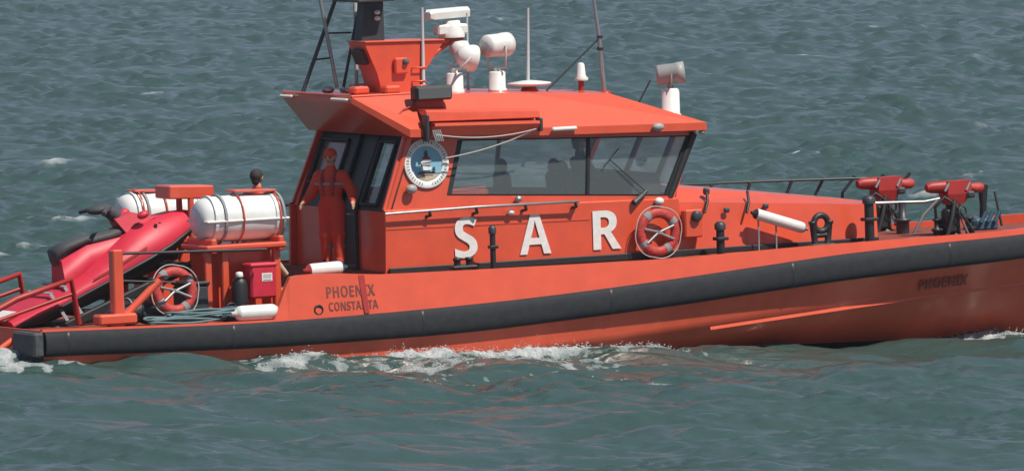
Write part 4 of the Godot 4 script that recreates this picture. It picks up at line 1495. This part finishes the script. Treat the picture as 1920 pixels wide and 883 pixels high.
# ------------------------------------------------------------------ loose things
func make_loose_things():
	# life raft canisters
	for q in [[-4.415, 2.30, 1.17, "white life raft canister on the near side of the rack, beside the doorway"], [-4.56, 2.28, -1.17, "white life raft canister on the far side, behind the red water scooter"]]:
		var t := thing("life_raft_canister", q[3], "life raft", at(q[0], q[1], q[2]), "life raft canisters on the aft rack")
		var bx := Basis(Vector3.BACK, -PI / 2)
		var s := st()
		lathe(s, [Vector2(0, -0.70), Vector2(0.24, -0.68), Vector2(0.30, -0.62), Vector2(0.335, -0.5), Vector2(0.345, -0.1), Vector2(0.345, 0.1), Vector2(0.335, 0.5), Vector2(0.30, 0.62), Vector2(0.24, 0.68), Vector2(0, 0.70)], Transform3D(bx, Vector3.ZERO), 28)
		put(s, "shell", M.raft, t)
		for x in [-0.5, 0.5]:
			s = st()
			lathe(s, [Vector2(0.335, -0.03), Vector2(0.355, -0.025), Vector2(0.355, 0.025), Vector2(0.335, 0.03)], Transform3D(bx, Vector3(x, 0, 0)), 28, -1)
			put(s, "rib", M.raft, t)
		s = st()
		cbox(s, Vector3(0, -0.02, 0), Vector3(1.36, 0.035, 0.735), 0.012)
		put(s, "seam_flange", M.white, t)
		for x in [-0.35, 0.60]:
			s = st()
			lathe(s, [Vector2(0.352, -0.022), Vector2(0.366, -0.018), Vector2(0.366, 0.018), Vector2(0.352, 0.022)], Transform3D(bx, Vector3(x, 0, 0)), 28, -1)
			put(s, "lashing", M.webbing if x != 0.28 else M.buoy, t)
	# lifebuoys
	lifebuoy(Vector3(2.265, 1.745, 1.77), 0.0, 0.365, "orange lifebuoy hanging on the cabin side after the white R")
	lifebuoy(Vector3(-5.75, 1.32, 1.72), 0.12, 0.36, "orange lifebuoy on the aft deck under the thin dark rail")
	# white fenders
	fender(Vector3(-4.70, 0.965, 2.28), Basis(Vector3.BACK, -PI / 2), 0.115, 0.70, M.white, M.white, "white fender lying on the low aft gunwale")
	fender(Vector3(-3.48, 1.53, 2.13), Basis(Vector3.BACK, -PI / 2 + 0.03), 0.10, 0.62, M.buoy, M.blue, "white fender with blue and red ends on the gunwale by the doorway")
	fender(Vector3(4.36, 1.80, 1.72), Basis(Vector3.BACK, -PI / 2 - 0.31), 0.085, 0.92, M.black, M.grey, "white fender hung aslant on the trunk cabin side")
	var t := thing("fender_rope", "pale double rope hanging below the slanting white fender", "rope", at(4.0, 1.9, 1.72))
	for dx in [0.0, 0.3]:
		var s := st()
		tube(s, [Vector3(dx, -0.02 - dx * 0.2, 0.0), Vector3(dx + 0.01, -0.3, -0.02), Vector3(dx - 0.02, -0.55, 0.03)], 0.013, 6)
		put(s, "strand", M.webbing, t)
	# lashing line swagged under the roof housing
	t = thing("heaving_line", "thin pale line swagged from the roof housing across the side window", "rope", at(0, 0, 0))
	for q in [[Vector3(-1.45, 3.40, 1.87), Vector3(0.22, 3.40, 1.87), 0.08], [Vector3(-1.17, 3.03, 1.60), Vector3(0.22, 3.39, 1.86), 0.05]]:
		var s := st()
		var pts := []
		for k in 13:
			var f := k / 12.0
			pts.append(q[0].lerp(q[1], f) + Vector3(0, -q[2] * 4.0 * f * (1.0 - f), 0))
		tube(s, pts, 0.011, 6)
		put(s, "strand", M.pale_rope, t)
	var ks := st()
	for k in 5:
		tube(ks, [Vector3(-1.5 + k * 0.03, 3.47, 1.86), Vector3(-1.46 + k * 0.03, 3.30, 1.88)], 0.012, 6)
	put(ks, "knot", M.webbing, t)
	# rope coil on the aft deck
	t = thing("rope_coil", "loose coil of teal rope on the aft deck edge", "rope", at(-5.6, 0.86, 1.98))
	for k in 7:
		var s := st()
		var pts := []
		var rx := 0.62 + 0.05 * sin(k * 2.1)
		for i in 25:
			var a := TAU * i / 24.0
			pts.append(Vector3(rx * cos(a) + 0.06 * sin(k * 1.7) + (0.22 if k > 3 else -0.1), 0.02 + 0.022 * k + 0.015 * sin(a * 3.0 + k), 0.15 * sin(a) + 0.02 * cos(k * 3.0)))
		tube(s, pts, 0.018, 6, false)
		put(s, "turn", M.teal_rope, t)
	# red box and its neighbours by the rack
	t = thing("red_box", "crimson box with a white label beside the rack", "box", at(-4.30, 1.37, 1.62))
	var s := st()
	cbox(s, Vector3.ZERO, Vector3(0.42, 0.48, 0.26), 0.03)
	put(s, "body", M.crimson, t)
	s = st()
	cbox(s, Vector3(0, 0.25, 0), Vector3(0.45, 0.06, 0.29), 0.02)
	put(s, "lid", M.crimson, t)
	s = st()
	cbox(s, Vector3(0.05, 0.07, 0.132), Vector3(0.17, 0.12, 0.006), 0.001)
	put(s, "label_plate", M.letter, t)
	s = st()
	for y in [0.03, 0.07, 0.10]:
		cbox(s, Vector3(0.05, y, 0.1365), Vector3(0.13, 0.012, 0.003), 0.0005)
	put(s, "label_print", M.badge_grey, t)
	t = thing("gas_bottle", "black bottle with a pale cap standing beside the crimson box", "bottle", at(-4.66, 0.84, 1.66))
	s = st()
	lathe(s, [Vector2(0, 0), Vector2(0.11, 0), Vector2(0.12, 0.03), Vector2(0.12, 0.52), Vector2(0.09, 0.60), Vector2(0.04, 0.63)], Transform3D(), 18)
	put(s, "body", M.black, t)
	s = st()
	lathe(s, [Vector2(0.05, 0.61), Vector2(0.06, 0.64), Vector2(0.05, 0.69), Vector2(0, 0.70)], Transform3D(), 14)
	put(s, "cap", M.white, t)
	t = thing("kit_bag", "dark bag lying on deck at the foot of the rack", "bag", at(-4.86, 0.83, 1.78))
	s = st()
	dome(s, at(0, 0.10, 0), Vector3(0.30, 0.12, 0.16), 16, 8)
	put(s, "body", M.blue, t)
	s = st()
	ring(s, at(0, 0.17, 0), 0.09, 0.012, 0, PI, 12, 6)
	put(s, "handle", M.black, t)
	# dark gear stowed under the cradle and rack
	t = thing("canvas_bundle", "dark bundle stowed under the launch cradle beside the lifebuoy", "bundle", at(-6.35, 0.84, 1.35))
	s = st()
	dome(s, at(0, 0.17, 0, Basis(Vector3.BACK, 0.25)), Vector3(0.42, 0.19, 0.26), 16, 10)
	dome(s, at(0.3, 0.13, 0.1), Vector3(0.24, 0.14, 0.2), 14, 8)
	put(s, "cover", M.black, t)
	s = st()
	ring(s, at(0.0, 0.17, 0, Basis(Vector3.UP, PI / 2)), 0.215, 0.014, 0, TAU, 24, 6)
	put(s, "tie", M.webbing, t)
	t = thing("gear_crate", "dark crate on deck between the lifebuoy and the orange rack", "crate", at(-5.28, 0.83, 1.28))
	s = st()
	cbox(s, Vector3(0, 0.27, 0), Vector3(0.36, 0.52, 0.5), 0.03)
	put(s, "body", M.dark_metal, t)
	s = st()
	cbox(s, Vector3(0, 0.56, 0), Vector3(0.40, 0.06, 0.54), 0.02)
	put(s, "lid", M.black, t)
	make_scooter()

func lifebuoy(p: Vector3, lean: float, r: float, label: String):
	var t := thing("lifebuoy", label, "lifebuoy", at(p.x, p.y, p.z, Basis(Vector3.RIGHT, -lean)), "lifebuoys")
	var s := st()
	ring(s, Transform3D(), r - 0.075, 0.075, 0, TAU, 48, 12, 0.75)
	put(s, "ring", M.buoy, t)
	for k in 4:
		s = st()
		var a := PI / 4 + k * PI / 2 - 0.2
		ring(s, Transform3D(), r - 0.075, 0.0785, a - 0.14, a + 0.14, 4, 12, 0.76)
		put(s, "reflective_band", M.webbing, t)
	s = st()
	var pts := []
	for i in 49:
		var a := TAU * i / 48.0
		pts.append(Vector3(cos(a), sin(a), 0) * (r + 0.012 + 0.03 * absf(sin(a * 2.0 + 0.4))) + Vector3(0, 0, 0.02))
	tube(s, pts, 0.009, 6, false)
	put(s, "grab_line", M.pale_rope, t)
	# three-armed bracket behind
	s = st()
	for a in [0.35, PI - 0.25, PI * 1.2, -0.45]:
		tube(s, [Vector3(0, 0, 0.03), Vector3(cos(a) * r * 0.72, sin(a) * r * 0.72, 0.05)], 0.022, 6)
	tube(s, [Vector3(0, 0, -0.10), Vector3(0, 0, 0.05)], 0.03, 8)
	put(s, "holder", M.steel, t)

func fender(p: Vector3, b: Basis, r: float, l: float, a: Material, c: Material, label: String):
	var t := thing("boat_fender", label, "fender", Transform3D(b, p), "white fenders carried on the boat")
	var h := l * 0.5
	var s := st()
	lathe(s, [Vector2(r * 0.93, -h + r * 0.55), Vector2(r, -h + r), Vector2(r, h - r), Vector2(r * 0.93, h - r * 0.55)], Transform3D(), 20)
	put(s, "body", M.white, t)
	for e in [[-1.0, a], [1.0, c]]:
		s = st()
		var y: float = e[0]
		lathe(s, [Vector2(r * 0.94, y * (h - r * 0.55)), Vector2(r * 0.72, y * (h - r * 0.2)), Vector2(r * 0.32, y * h), Vector2(r * 0.28, y * (h + r * 0.5)), Vector2(0, y * (h + r * 0.5))], Transform3D(), 20)
		put(s, "end_cap", e[1], t)

func make_scooter():
	var t := thing("water_scooter", "crimson water scooter resting nose up on the stern cradle", "water scooter", at(-6.2, 1.45, 0, Basis(Vector3.BACK, deg_to_rad(21.0))))
	var xs := [-1.70, -1.3, -0.8, -0.3, 0.2, 0.7, 1.1, 1.45, 1.7, 1.86]
	var gw := [0.46, 0.54, 0.57, 0.58, 0.58, 0.56, 0.48, 0.34, 0.20, 0.06]
	var gy := [0.02, 0.02, 0.03, 0.05, 0.07, 0.09, 0.11, 0.14, 0.17, 0.20]
	var ty := [0.10, 0.12, 0.15, 0.22, 0.36, 0.50, 0.50, 0.44, 0.36, 0.27]
	var tw := [0.38, 0.42, 0.40, 0.34, 0.36, 0.36, 0.28, 0.18, 0.10, 0.03]
	var ky := [-0.20, -0.25, -0.28, -0.30, -0.30, -0.27, -0.19, -0.06, 0.06, 0.16]
	var up := []
	var lo := []
	for i in xs.size():
		var x: float = xs[i]
		var y0: float = gy[i]
		var y1: float = ty[i]
		var r := []
		for sd in [1.0, -1.0]:
			var col := [Vector3(x, y0 - 0.07, gw[i] * 0.97 * sd), Vector3(x, y0, gw[i] * sd), Vector3(x, lerpf(y0, y1, 0.35), gw[i] * 0.97 * sd), Vector3(x, lerpf(y0, y1, 0.75), lerpf(gw[i], tw[i], 0.6) * sd), Vector3(x, y1, tw[i] * 0.7 * sd)]
			if sd < 0:
				col.reverse()
			r.append_array(col)
		up.append(r)
		lo.append([Vector3(x, y0 - 0.07, gw[i] * 0.97), Vector3(x, lerpf(y0, ky[i], 0.6), gw[i] * 0.86), Vector3(x, ky[i], 0), Vector3(x, lerpf(y0, ky[i], 0.6), -gw[i] * 0.86), Vector3(x, y0 - 0.07, -gw[i] * 0.97)])
	var s := st()
	loft(s, up, false, 1)
	s.set_smooth_group(-1)
	for k in up[0].size() - 2:
		tri(s, up[0][0], up[0][k + 1], up[0][k + 2])
	put(s, "deck_hull", M.crimson, t)
	s = st()
	loft(s, lo, false, 1)
	s.set_smooth_group(-1)
	for k in 3:
		tri(s, lo[0][0], lo[0][k + 1], lo[0][k + 2])
	put(s, "keel_hull", M.black, t)
	s = st()
	for sd in [1.0, -1.0]:
		var pts := []
		for i in xs.size():
			pts.append(Vector3(xs[i], gy[i] - 0.04, (gw[i] + 0.01) * sd))
		tube(s, pts, 0.028, 6)
	put(s, "bumper", M.black, t)
	# seat pedestal and long two-step seat
	s = st()
	loft(s, [[Vector3(-0.62, 0.10, 0.26), Vector3(-0.50, 0.52, 0.18), Vector3(-0.50, 0.52, -0.18), Vector3(-0.62, 0.10, -0.26)], [Vector3(-0.1, 0.15, 0.28), Vector3(-0.02, 0.56, 0.19), Vector3(-0.02, 0.56, -0.19), Vector3(-0.1, 0.15, -0.28)],
		[Vector3(0.55, 0.25, 0.27), Vector3(0.55, 0.44, 0.19), Vector3(0.55, 0.44, -0.19), Vector3(0.55, 0.25, -0.27)]], true, 1, true)
	put(s, "seat_base", M.crimson, t)
	s = st()
	var secs := []
	for q in [[-0.56, 0.57, 0.10], [-0.52, 0.67, 0.17], [-0.3, 0.69, 0.20], [0.02, 0.67, 0.20], [0.10, 0.62, 0.20], [0.4, 0.56, 0.18], [0.66, 0.53, 0.14], [0.74, 0.50, 0.07]]:
		var r := []
		for k in 12:
			var a := TAU * k / 12.0
			var sy: float = 0.075 if sin(a) > 0 else 0.10
			r.append(Vector3(q[0], q[1] - 0.03 + sy * sin(a), q[2] * cos(a)))
		secs.append(r)
	loft(s, secs, true, 1, true)
	put(s, "seat", M.seat, t)
	# steering column, padded handlebar and mirrors
	s = st()
	loft(s, [[Vector3(0.62, 0.48, 0.2), Vector3(1.15, 0.50, 0.22), Vector3(1.15, 0.50, -0.22), Vector3(0.62, 0.48, -0.2)], [Vector3(0.56, 0.72, 0.12), Vector3(0.86, 0.70, 0.13), Vector3(0.86, 0.70, -0.13), Vector3(0.56, 0.72, -0.12)]], true, -1, true)
	put(s, "steering_cowl", M.crimson, t)
	s = st()
	tube(s, [Vector3(0.30, 0.93, 0.42), Vector3(0.42, 0.93, 0.25), Vector3(0.56, 0.86, 0), Vector3(0.42, 0.93, -0.25), Vector3(0.30, 0.93, -0.42)], [0.035, 0.035, 0.09, 0.035, 0.035], 10)
	tube(s, [Vector3(0.66, 0.70, 0), Vector3(0.54, 0.88, 0)], 0.10, 10)
	dome(s, at(0.44, 0.93, 0, Basis(Vector3.BACK, -0.2)), Vector3(0.20, 0.075, 0.17), 14, 8)
	put(s, "handlebar", M.seat, t)
	for z in [-0.34, 0.34]:
		s = st()
		dome(s, at(0.92, 0.64, z), Vector3(0.10, 0.06, 0.07))
		put(s, "mirror", M.crimson, t)
	for sd in [1.0, -1.0]:
		s = st()
		for k in 3:
			cbox(s, Vector3(1.02 + 0.09 * k, 0.40 - 0.02 * k, (0.375 - 0.05 * k) * sd), Vector3(0.05, 0.10, 0.03), 0.008, Basis(Vector3.BACK, -0.5))
		put(s, "vent", M.black, t)
		s = st()
		loft(s, [[Vector3(-0.3, 0.125, 0.582 * sd), Vector3(-0.3, 0.155, 0.577 * sd)], [Vector3(0.2, 0.15, 0.585 * sd), Vector3(0.2, 0.19, 0.578 * sd)], [Vector3(0.7, 0.20, 0.560 * sd), Vector3(0.7, 0.235, 0.553 * sd)]], false, 1)
		put(s, "side_stripe", M.red, t)
	# lashing straps over the stern and jet nozzle
	for x in [-0.95, -0.7]:
		s = st()
		plate(s, [Vector3(x, -0.24, 0.60), Vector3(x + 0.05, -0.24, 0.60), Vector3(x + 0.03, 0.19, 0.40), Vector3(x - 0.02, 0.19, 0.40)], Vector3(0, 0.01, 0.012))
		plate(s, [Vector3(x, 0.19, 0.40), Vector3(x + 0.05, 0.19, 0.40), Vector3(x + 0.05, 0.2, -0.40), Vector3(x, 0.2, -0.40)], Vector3(0, 0.012, 0))
		put(s, "strap", M.webbing, t)
	s = st()
	tube(s, [Vector3(-1.6, -0.06, 0), Vector3(-1.85, -0.06, 0)], [0.12, 0.09], 14)
	put(s, "jet_nozzle", M.black, t)
	s = st()
	cbox(s, Vector3(-1.62, 0.13, 0), Vector3(0.30, 0.04, 0.7), 0.02)
	put(s, "boarding_pad", M.white, t)

# ------------------------------------------------------------------ people
func cap_d(p: Vector3, b: Array) -> float:
	var a: Vector3 = b[0]
	var ab: Vector3 = b[1] - a
	var t := clampf((p - a).dot(ab) / max(ab.length_squared(), 1e-9), 0.0, 1.0)
	return (p - a - ab * t).length() - lerpf(b[2], b[3], t)

func smin(a: float, b: float, k: float) -> float:
	var h: float = max(k - absf(a - b), 0.0) / k
	return min(a, b) - h * h * k * 0.25

func skin(s: SurfaceTool, bones: Array, cell: float, k: float):
	# surface nets over a smooth union of tapered capsules [a, b, ra, rb, colour]
	var lo := Vector3(1e9, 1e9, 1e9)
	var hi := -lo
	for b in bones:
		for e in [0, 1]:
			var r: Vector3 = Vector3.ONE * (b[2 + e] + cell * 2.5 + k * 0.3)
			lo = lo.min(b[e] - r)
			hi = hi.max(b[e] + r)
	var n := Vector3i(((hi - lo) / cell).ceil()) + Vector3i.ONE
	var F := PackedFloat32Array()
	F.resize(n.x * n.y * n.z)
	F.fill(1.0)
	for b in bones:
		var m: float = max(b[2], b[3]) + k + cell * 2.5
		var p0 := Vector3i(((b[0].min(b[1]) - Vector3.ONE * m - lo) / cell).floor()).clamp(Vector3i.ZERO, n - Vector3i.ONE)
		var p1 := Vector3i(((b[0].max(b[1]) + Vector3.ONE * m - lo) / cell).ceil()).clamp(Vector3i.ZERO, n - Vector3i.ONE)
		for z in range(p0.z, p1.z + 1):
			for y in range(p0.y, p1.y + 1):
				for x in range(p0.x, p1.x + 1):
					var i := (z * n.y + y) * n.x + x
					F[i] = smin(F[i], cap_d(lo + Vector3(x, y, z) * cell, b), k)
	var vid := {}
	var vp := []
	var vc := []
	var sx := 1
	var sy := n.x
	var sz := n.x * n.y
	for z in n.z - 1:
		for y in n.y - 1:
			for x in n.x - 1:
				var i := (z * n.y + y) * n.x + x
				var neg := 0
				for c in 8:
					if F[i + (c & 1) * sx + ((c >> 1) & 1) * sy + (c >> 2) * sz] < 0:
						neg += 1
				if neg == 0 or neg == 8:
					continue
				var acc := Vector3.ZERO
				var cnt := 0
				for e in [[0, 1], [2, 3], [4, 5], [6, 7], [0, 2], [1, 3], [4, 6], [5, 7], [0, 4], [1, 5], [2, 6], [3, 7]]:
					var fa := F[i + (e[0] & 1) * sx + ((e[0] >> 1) & 1) * sy + (e[0] >> 2) * sz]
					var fb := F[i + (e[1] & 1) * sx + ((e[1] >> 1) & 1) * sy + (e[1] >> 2) * sz]
					if (fa < 0) != (fb < 0):
						var pa := Vector3(e[0] & 1, (e[0] >> 1) & 1, e[0] >> 2)
						var pb := Vector3(e[1] & 1, (e[1] >> 1) & 1, e[1] >> 2)
						acc += pa.lerp(pb, fa / (fa - fb))
						cnt += 1
				var p := lo + (Vector3(x, y, z) + acc / cnt) * cell
				vid[i] = vp.size()
				vp.append(p)
				var best := 1e9
				var col := Color.WHITE
				for b in bones:
					var dd := cap_d(p, b)
					if dd < best:
						best = dd
						col = b[4]
				vc.append(col)
	s.set_smooth_group(1)
	for i in vid:
		for q in [[sx, sy, sz], [sy, sz, sx], [sz, sx, sy]]:
			if i + q[0] >= F.size() or (F[i] < 0) == (F[i + q[0]] < 0):
				continue
			var ids := [i, i - q[1], i - q[1] - q[2], i - q[2]]
			var ok := true
			for w in ids:
				if not vid.has(w):
					ok = false
			if not ok:
				continue
			if F[i] < 0:
				ids.reverse()
			for w in [0, 1, 2, 0, 2, 3]:
				s.set_color(vc[vid[ids[w]]])
				s.add_vertex(vp[vid[ids[w]]])

func hand(bones: Array, wrist: Vector3, dir: Vector3, palm: Vector3, thumb: Vector3, col: Color):
	# a palm, four unequal bent fingers and a thumb from the side of the palm
	var knuck := wrist + dir * 0.085
	bones.append([wrist, wrist + dir * 0.03, 0.028, 0.032, col])
	for f in 4:
		var o := thumb * (0.030 - 0.020 * f)
		bones.append([wrist + dir * 0.025 + o * 0.6, knuck + o, 0.017, 0.014, col])
		var l: float = [0.040, 0.045, 0.042, 0.033][f]
		var a := knuck + o
		var b := a + (dir * 0.8 + palm * 0.6).normalized() * l
		var c := b + (dir * 0.25 + palm).normalized() * l * 0.85
		bones.append([a, b, 0.0105, 0.0095, col])
		bones.append([b, c, 0.0095, 0.008, col])
	var tb := wrist + dir * 0.02 + thumb * 0.03
	bones.append([tb, tb + (dir * 0.6 + thumb * 0.8).normalized() * 0.04, 0.014, 0.012, col])
	bones.append([tb + (dir * 0.6 + thumb * 0.8).normalized() * 0.04, tb + (dir * 0.6 + thumb * 0.8).normalized() * 0.04 + (dir + palm * 0.5).normalized() * 0.03, 0.012, 0.009, col])

func head_bones(c: Vector3, f: Vector3, skin_c: Color, hair: Color) -> Array:
	# c: centre of the head, f: where the face looks
	var r := f.cross(Vector3.UP).normalized()
	var u := r.cross(f).normalized()
	var b := [[c + u * 0.025 - f * 0.012, c + u * 0.02 + f * 0.012, 0.088, 0.084, skin_c], [c - u * 0.03 + f * 0.025, c - u * 0.075 + f * 0.045, 0.068, 0.040, skin_c],
		[c + f * 0.09 + u * 0.02, c + f * 0.108 - u * 0.012, 0.010, 0.015, skin_c], [c + u * 0.045 - f * 0.03, c + u * 0.05 + f * 0.01, 0.092, 0.088, hair], [c - f * 0.045 + u * 0.02, c - f * 0.05 - u * 0.04, 0.082, 0.062, hair]]
	for sd in [-1.0, 1.0]:
		b.append([c + r * sd * 0.088 + u * 0.01, c + r * sd * 0.088 - u * 0.02, 0.016, 0.012, skin_c])
		b.append([c + r * sd * 0.033 + f * 0.084 + u * 0.012, c + r * sd * 0.038 + f * 0.083 + u * 0.012, 0.011, 0.010, Color(0.05, 0.035, 0.03)])
		b.append([c + r * sd * 0.02 + f * 0.088 + u * 0.036, c + r * sd * 0.05 + f * 0.076 + u * 0.034, 0.008, 0.007, hair])
	b.append([c + r * -0.02 + f * 0.083 - u * 0.052, c + r * 0.02 + f * 0.083 - u * 0.052, 0.009, 0.009, Color(0.28, 0.09, 0.075)])
	return b

func make_people():
	var skin_c := Color(0.46, 0.27, 0.19)
	var dark := Color(0.03, 0.027, 0.025)
	var red := Color(0.58, 0.055, 0.03)
	var boot := Color(0.02, 0.02, 0.022)
	# standing in the doorway, facing aft towards the viewer, one arm resting out on the rail
	var f := Vector3(-0.75, 0, 0.66).normalized()
	var r := f.cross(Vector3.UP).normalized()
	var t := thing("person", "person in a hooded red survival suit standing at the wheelhouse door", "person", at(-2.50, 1.45, 0.42))
	var U := Vector3.UP
	var B := []
	for sd in [-1.0, 1.0]:
		var hip: Vector3 = U * 0.88 + r * sd * 0.09
		var knee: Vector3 = U * 0.47 + r * sd * 0.10 + f * 0.02
		var ank: Vector3 = U * 0.10 + r * sd * 0.105
		B.append([hip, knee, 0.12, 0.092, red])
		B.append([knee, ank, 0.092, 0.078, red])
		B.append([U * 0.20 + r * sd * 0.105, ank, 0.066, 0.06, boot])
		B.append([ank - U * 0.05 - f * 0.03, U * 0.045 + r * sd * 0.12 + f * 0.15, 0.05, 0.042, boot])
	B.append([U * 0.90 - r * 0.06, U * 0.90 + r * 0.06, 0.125, 0.125, red])
	B.append([U * 0.95, U * 1.18, 0.155, 0.172, red])
	B.append([U * 1.30 - r * 0.12, U * 1.30 + r * 0.12, 0.115, 0.115, red])
	B.append([U * 1.20, U * 1.33, 0.15, 0.13, red])
	B.append([U * 1.38, U * 1.46, 0.075, 0.068, red])
	B.append([U * 1.44, U * 1.53, 0.055, 0.055, skin_c])
	for sd in [-1.0, 1.0]:
		var sh: Vector3 = U * 1.34 + r * sd * 0.19
		var el: Vector3
		var wr: Vector3
		if sd < 0:
			el = U * 1.10 + r * sd * 0.34 + f * 0.0
			wr = U * 0.98 + r * sd * 0.42 + f * 0.18
		else:
			el = U * 1.09 + r * sd * 0.31 + f * 0.0
			wr = U * 0.98 + r * sd * 0.36 + f * 0.18
		B.append([sh, el, 0.092, 0.076, red])
		B.append([el, wr, 0.076, 0.054, red])
	var s := st()
	skin(s, B, 0.02, 0.05)
	for sd in [-1.0, 1.0]:
		var wr: Vector3 = U * 0.98 + r * sd * 0.42 + f * 0.18 if sd < 0 else U * 0.98 + r * sd * 0.36 + f * 0.18
		var el: Vector3 = U * 1.10 + r * sd * 0.34 if sd < 0 else U * 1.09 + r * sd * 0.31
		var hb := []
		hand(hb, wr, (wr - el).normalized(), Vector3.DOWN, f, skin_c)
		skin(s, hb, 0.005, 0.012)
	skin(s, head_bones(U * 1.62, (f + Vector3(0, -0.1, 0)).normalized(), skin_c, red), 0.008, 0.02)
	put(s, "body", M.person, t)
	for q in [[1.235, 0.166, 0.13], [0.30, 0.0, 0.0]]:
		s = st()
		if q[1] > 0:
			band(s, U * q[0], r, f, 0.266, 0.185)
			put(s, "chest_stripe", M.webbing, t)
		else:
			for sd in [-1.0, 1.0]:
				band(s, U * q[0] + r * sd * 0.10, r, f, 0.092, 0.092)
			put(s, "leg_stripe", M.webbing, t)
	# dark lifejacket collar
	s = st()
	for sd in [-1.0, 1.0]:
		tube(s, [U * 1.43 - f * 0.06 + r * sd * 0.05, U * 1.42 + r * sd * 0.10 + f * 0.05, U * 1.28 + r * sd * 0.09 + f * 0.16, U * 1.06 + r * sd * 0.06 + f * 0.165], [0.025, 0.03, 0.036, 0.03], 8)
	tube(s, [U * 1.08 + r * 0.145 + f * 0.03, U * 1.08 + r * 0.08 + f * 0.145, U * 1.08 - r * 0.08 + f * 0.145, U * 1.08 - r * 0.145 + f * 0.03], 0.018, 6)
	put(s, "harness", M.red, t)

	# standing on the far side behind the near raft, seen from the back: only the head shows
	t = thing("person", "person with dark hair and red collar, head showing above the near life raft", "person", at(-3.28, 1.15, -0.5))
	f = Vector3(0.75, 0, -0.66).normalized()
	s = st()
	skin(s, figure(f, red, skin_c, boot, 0.0), 0.025, 0.05)
	for sd in [-1.0, 1.0]:
		var hb := []
		var rr := f.cross(U).normalized()
		hand(hb, U * 0.80 + rr * sd * 0.27 + f * 0.06, Vector3(0, -1, 0), -rr * sd, f, skin_c)
		skin(s, hb, 0.006, 0.012)
	skin(s, head_bones(U * 1.62, f, skin_c, dark), 0.008, 0.02)
	put(s, "body", M.person, t)
	var stp := st()
	cbox(stp, Vector3(-3.28, 0.97, -0.5), Vector3(0.7, 0.33, 0.7), 0.03)
	put(stp, "deck_step", M.orange, boat)
	# helmsman inside
	t = thing("person", "dark clad person standing at the helm behind the side window", "person", at(1.72, 1.45, 0.35))
	f = Vector3(1, 0, 0)
	s = st()
	var navy := Color(0.03, 0.034, 0.045)
	skin(s, figure(f, navy, skin_c, boot, 0.6), 0.025, 0.05)
	for sd in [-1.0, 1.0]:
		var hb := []
		var rr := f.cross(U).normalized()
		hand(hb, U * 1.08 + rr * sd * 0.20 + f * 0.36, f, Vector3.DOWN, -rr * sd, skin_c)
		skin(s, hb, 0.006, 0.012)
	skin(s, head_bones(U * 1.62, f, skin_c, dark), 0.01, 0.02)
	put(s, "body", M.person, t)

func figure(f: Vector3, cloth: Color, skin_c: Color, boot: Color, reach: float) -> Array:
	var U := Vector3.UP
	var r := f.cross(U).normalized()
	var B := []
	for sd in [-1.0, 1.0]:
		B.append([U * 0.88 + r * sd * 0.09, U * 0.47 + r * sd * 0.10 + f * 0.02, 0.10, 0.072, cloth])
		B.append([U * 0.47 + r * sd * 0.10 + f * 0.02, U * 0.10 + r * sd * 0.10, 0.072, 0.05, cloth])
		B.append([U * 0.05 + r * sd * 0.10 - f * 0.03, U * 0.045 + r * sd * 0.115 + f * 0.15, 0.05, 0.04, boot])
		var sh: Vector3 = U * 1.34 + r * sd * 0.19
		var el: Vector3 = U * 1.07 + r * sd * 0.25 + f * (0.16 if reach > 0 else 0.0)
		var wr: Vector3 = U * 1.08 + r * sd * 0.20 + f * 0.36 if reach > 0 else U * 0.80 + r * sd * 0.27 + f * 0.06
		B.append([sh, el, 0.07, 0.055, cloth])
		B.append([el, wr, 0.055, 0.038, cloth])
	B.append([U * 0.90 - r * 0.06, U * 0.90 + r * 0.06, 0.12, 0.12, cloth])
	B.append([U * 0.95, U * 1.20, 0.125, 0.14, cloth])
	B.append([U * 1.30 - r * 0.12, U * 1.30 + r * 0.12, 0.10, 0.10, cloth])
	B.append([U * 1.38, U * 1.46, 0.07, 0.066, cloth])
	B.append([U * 1.44, U * 1.54, 0.055, 0.055, skin_c])
	return B

func band(s: SurfaceTool, c: Vector3, r: Vector3, f: Vector3, a: float, b: float):
	var lo := []
	var hi := []
	for k in 25:
		var q := TAU * k / 24.0
		var p := c + r * a * cos(q) + f * b * sin(q)
		lo.append(p - Vector3.UP * 0.018)
		hi.append(p + Vector3.UP * 0.018)
	loft(s, [lo, hi], false, 1)
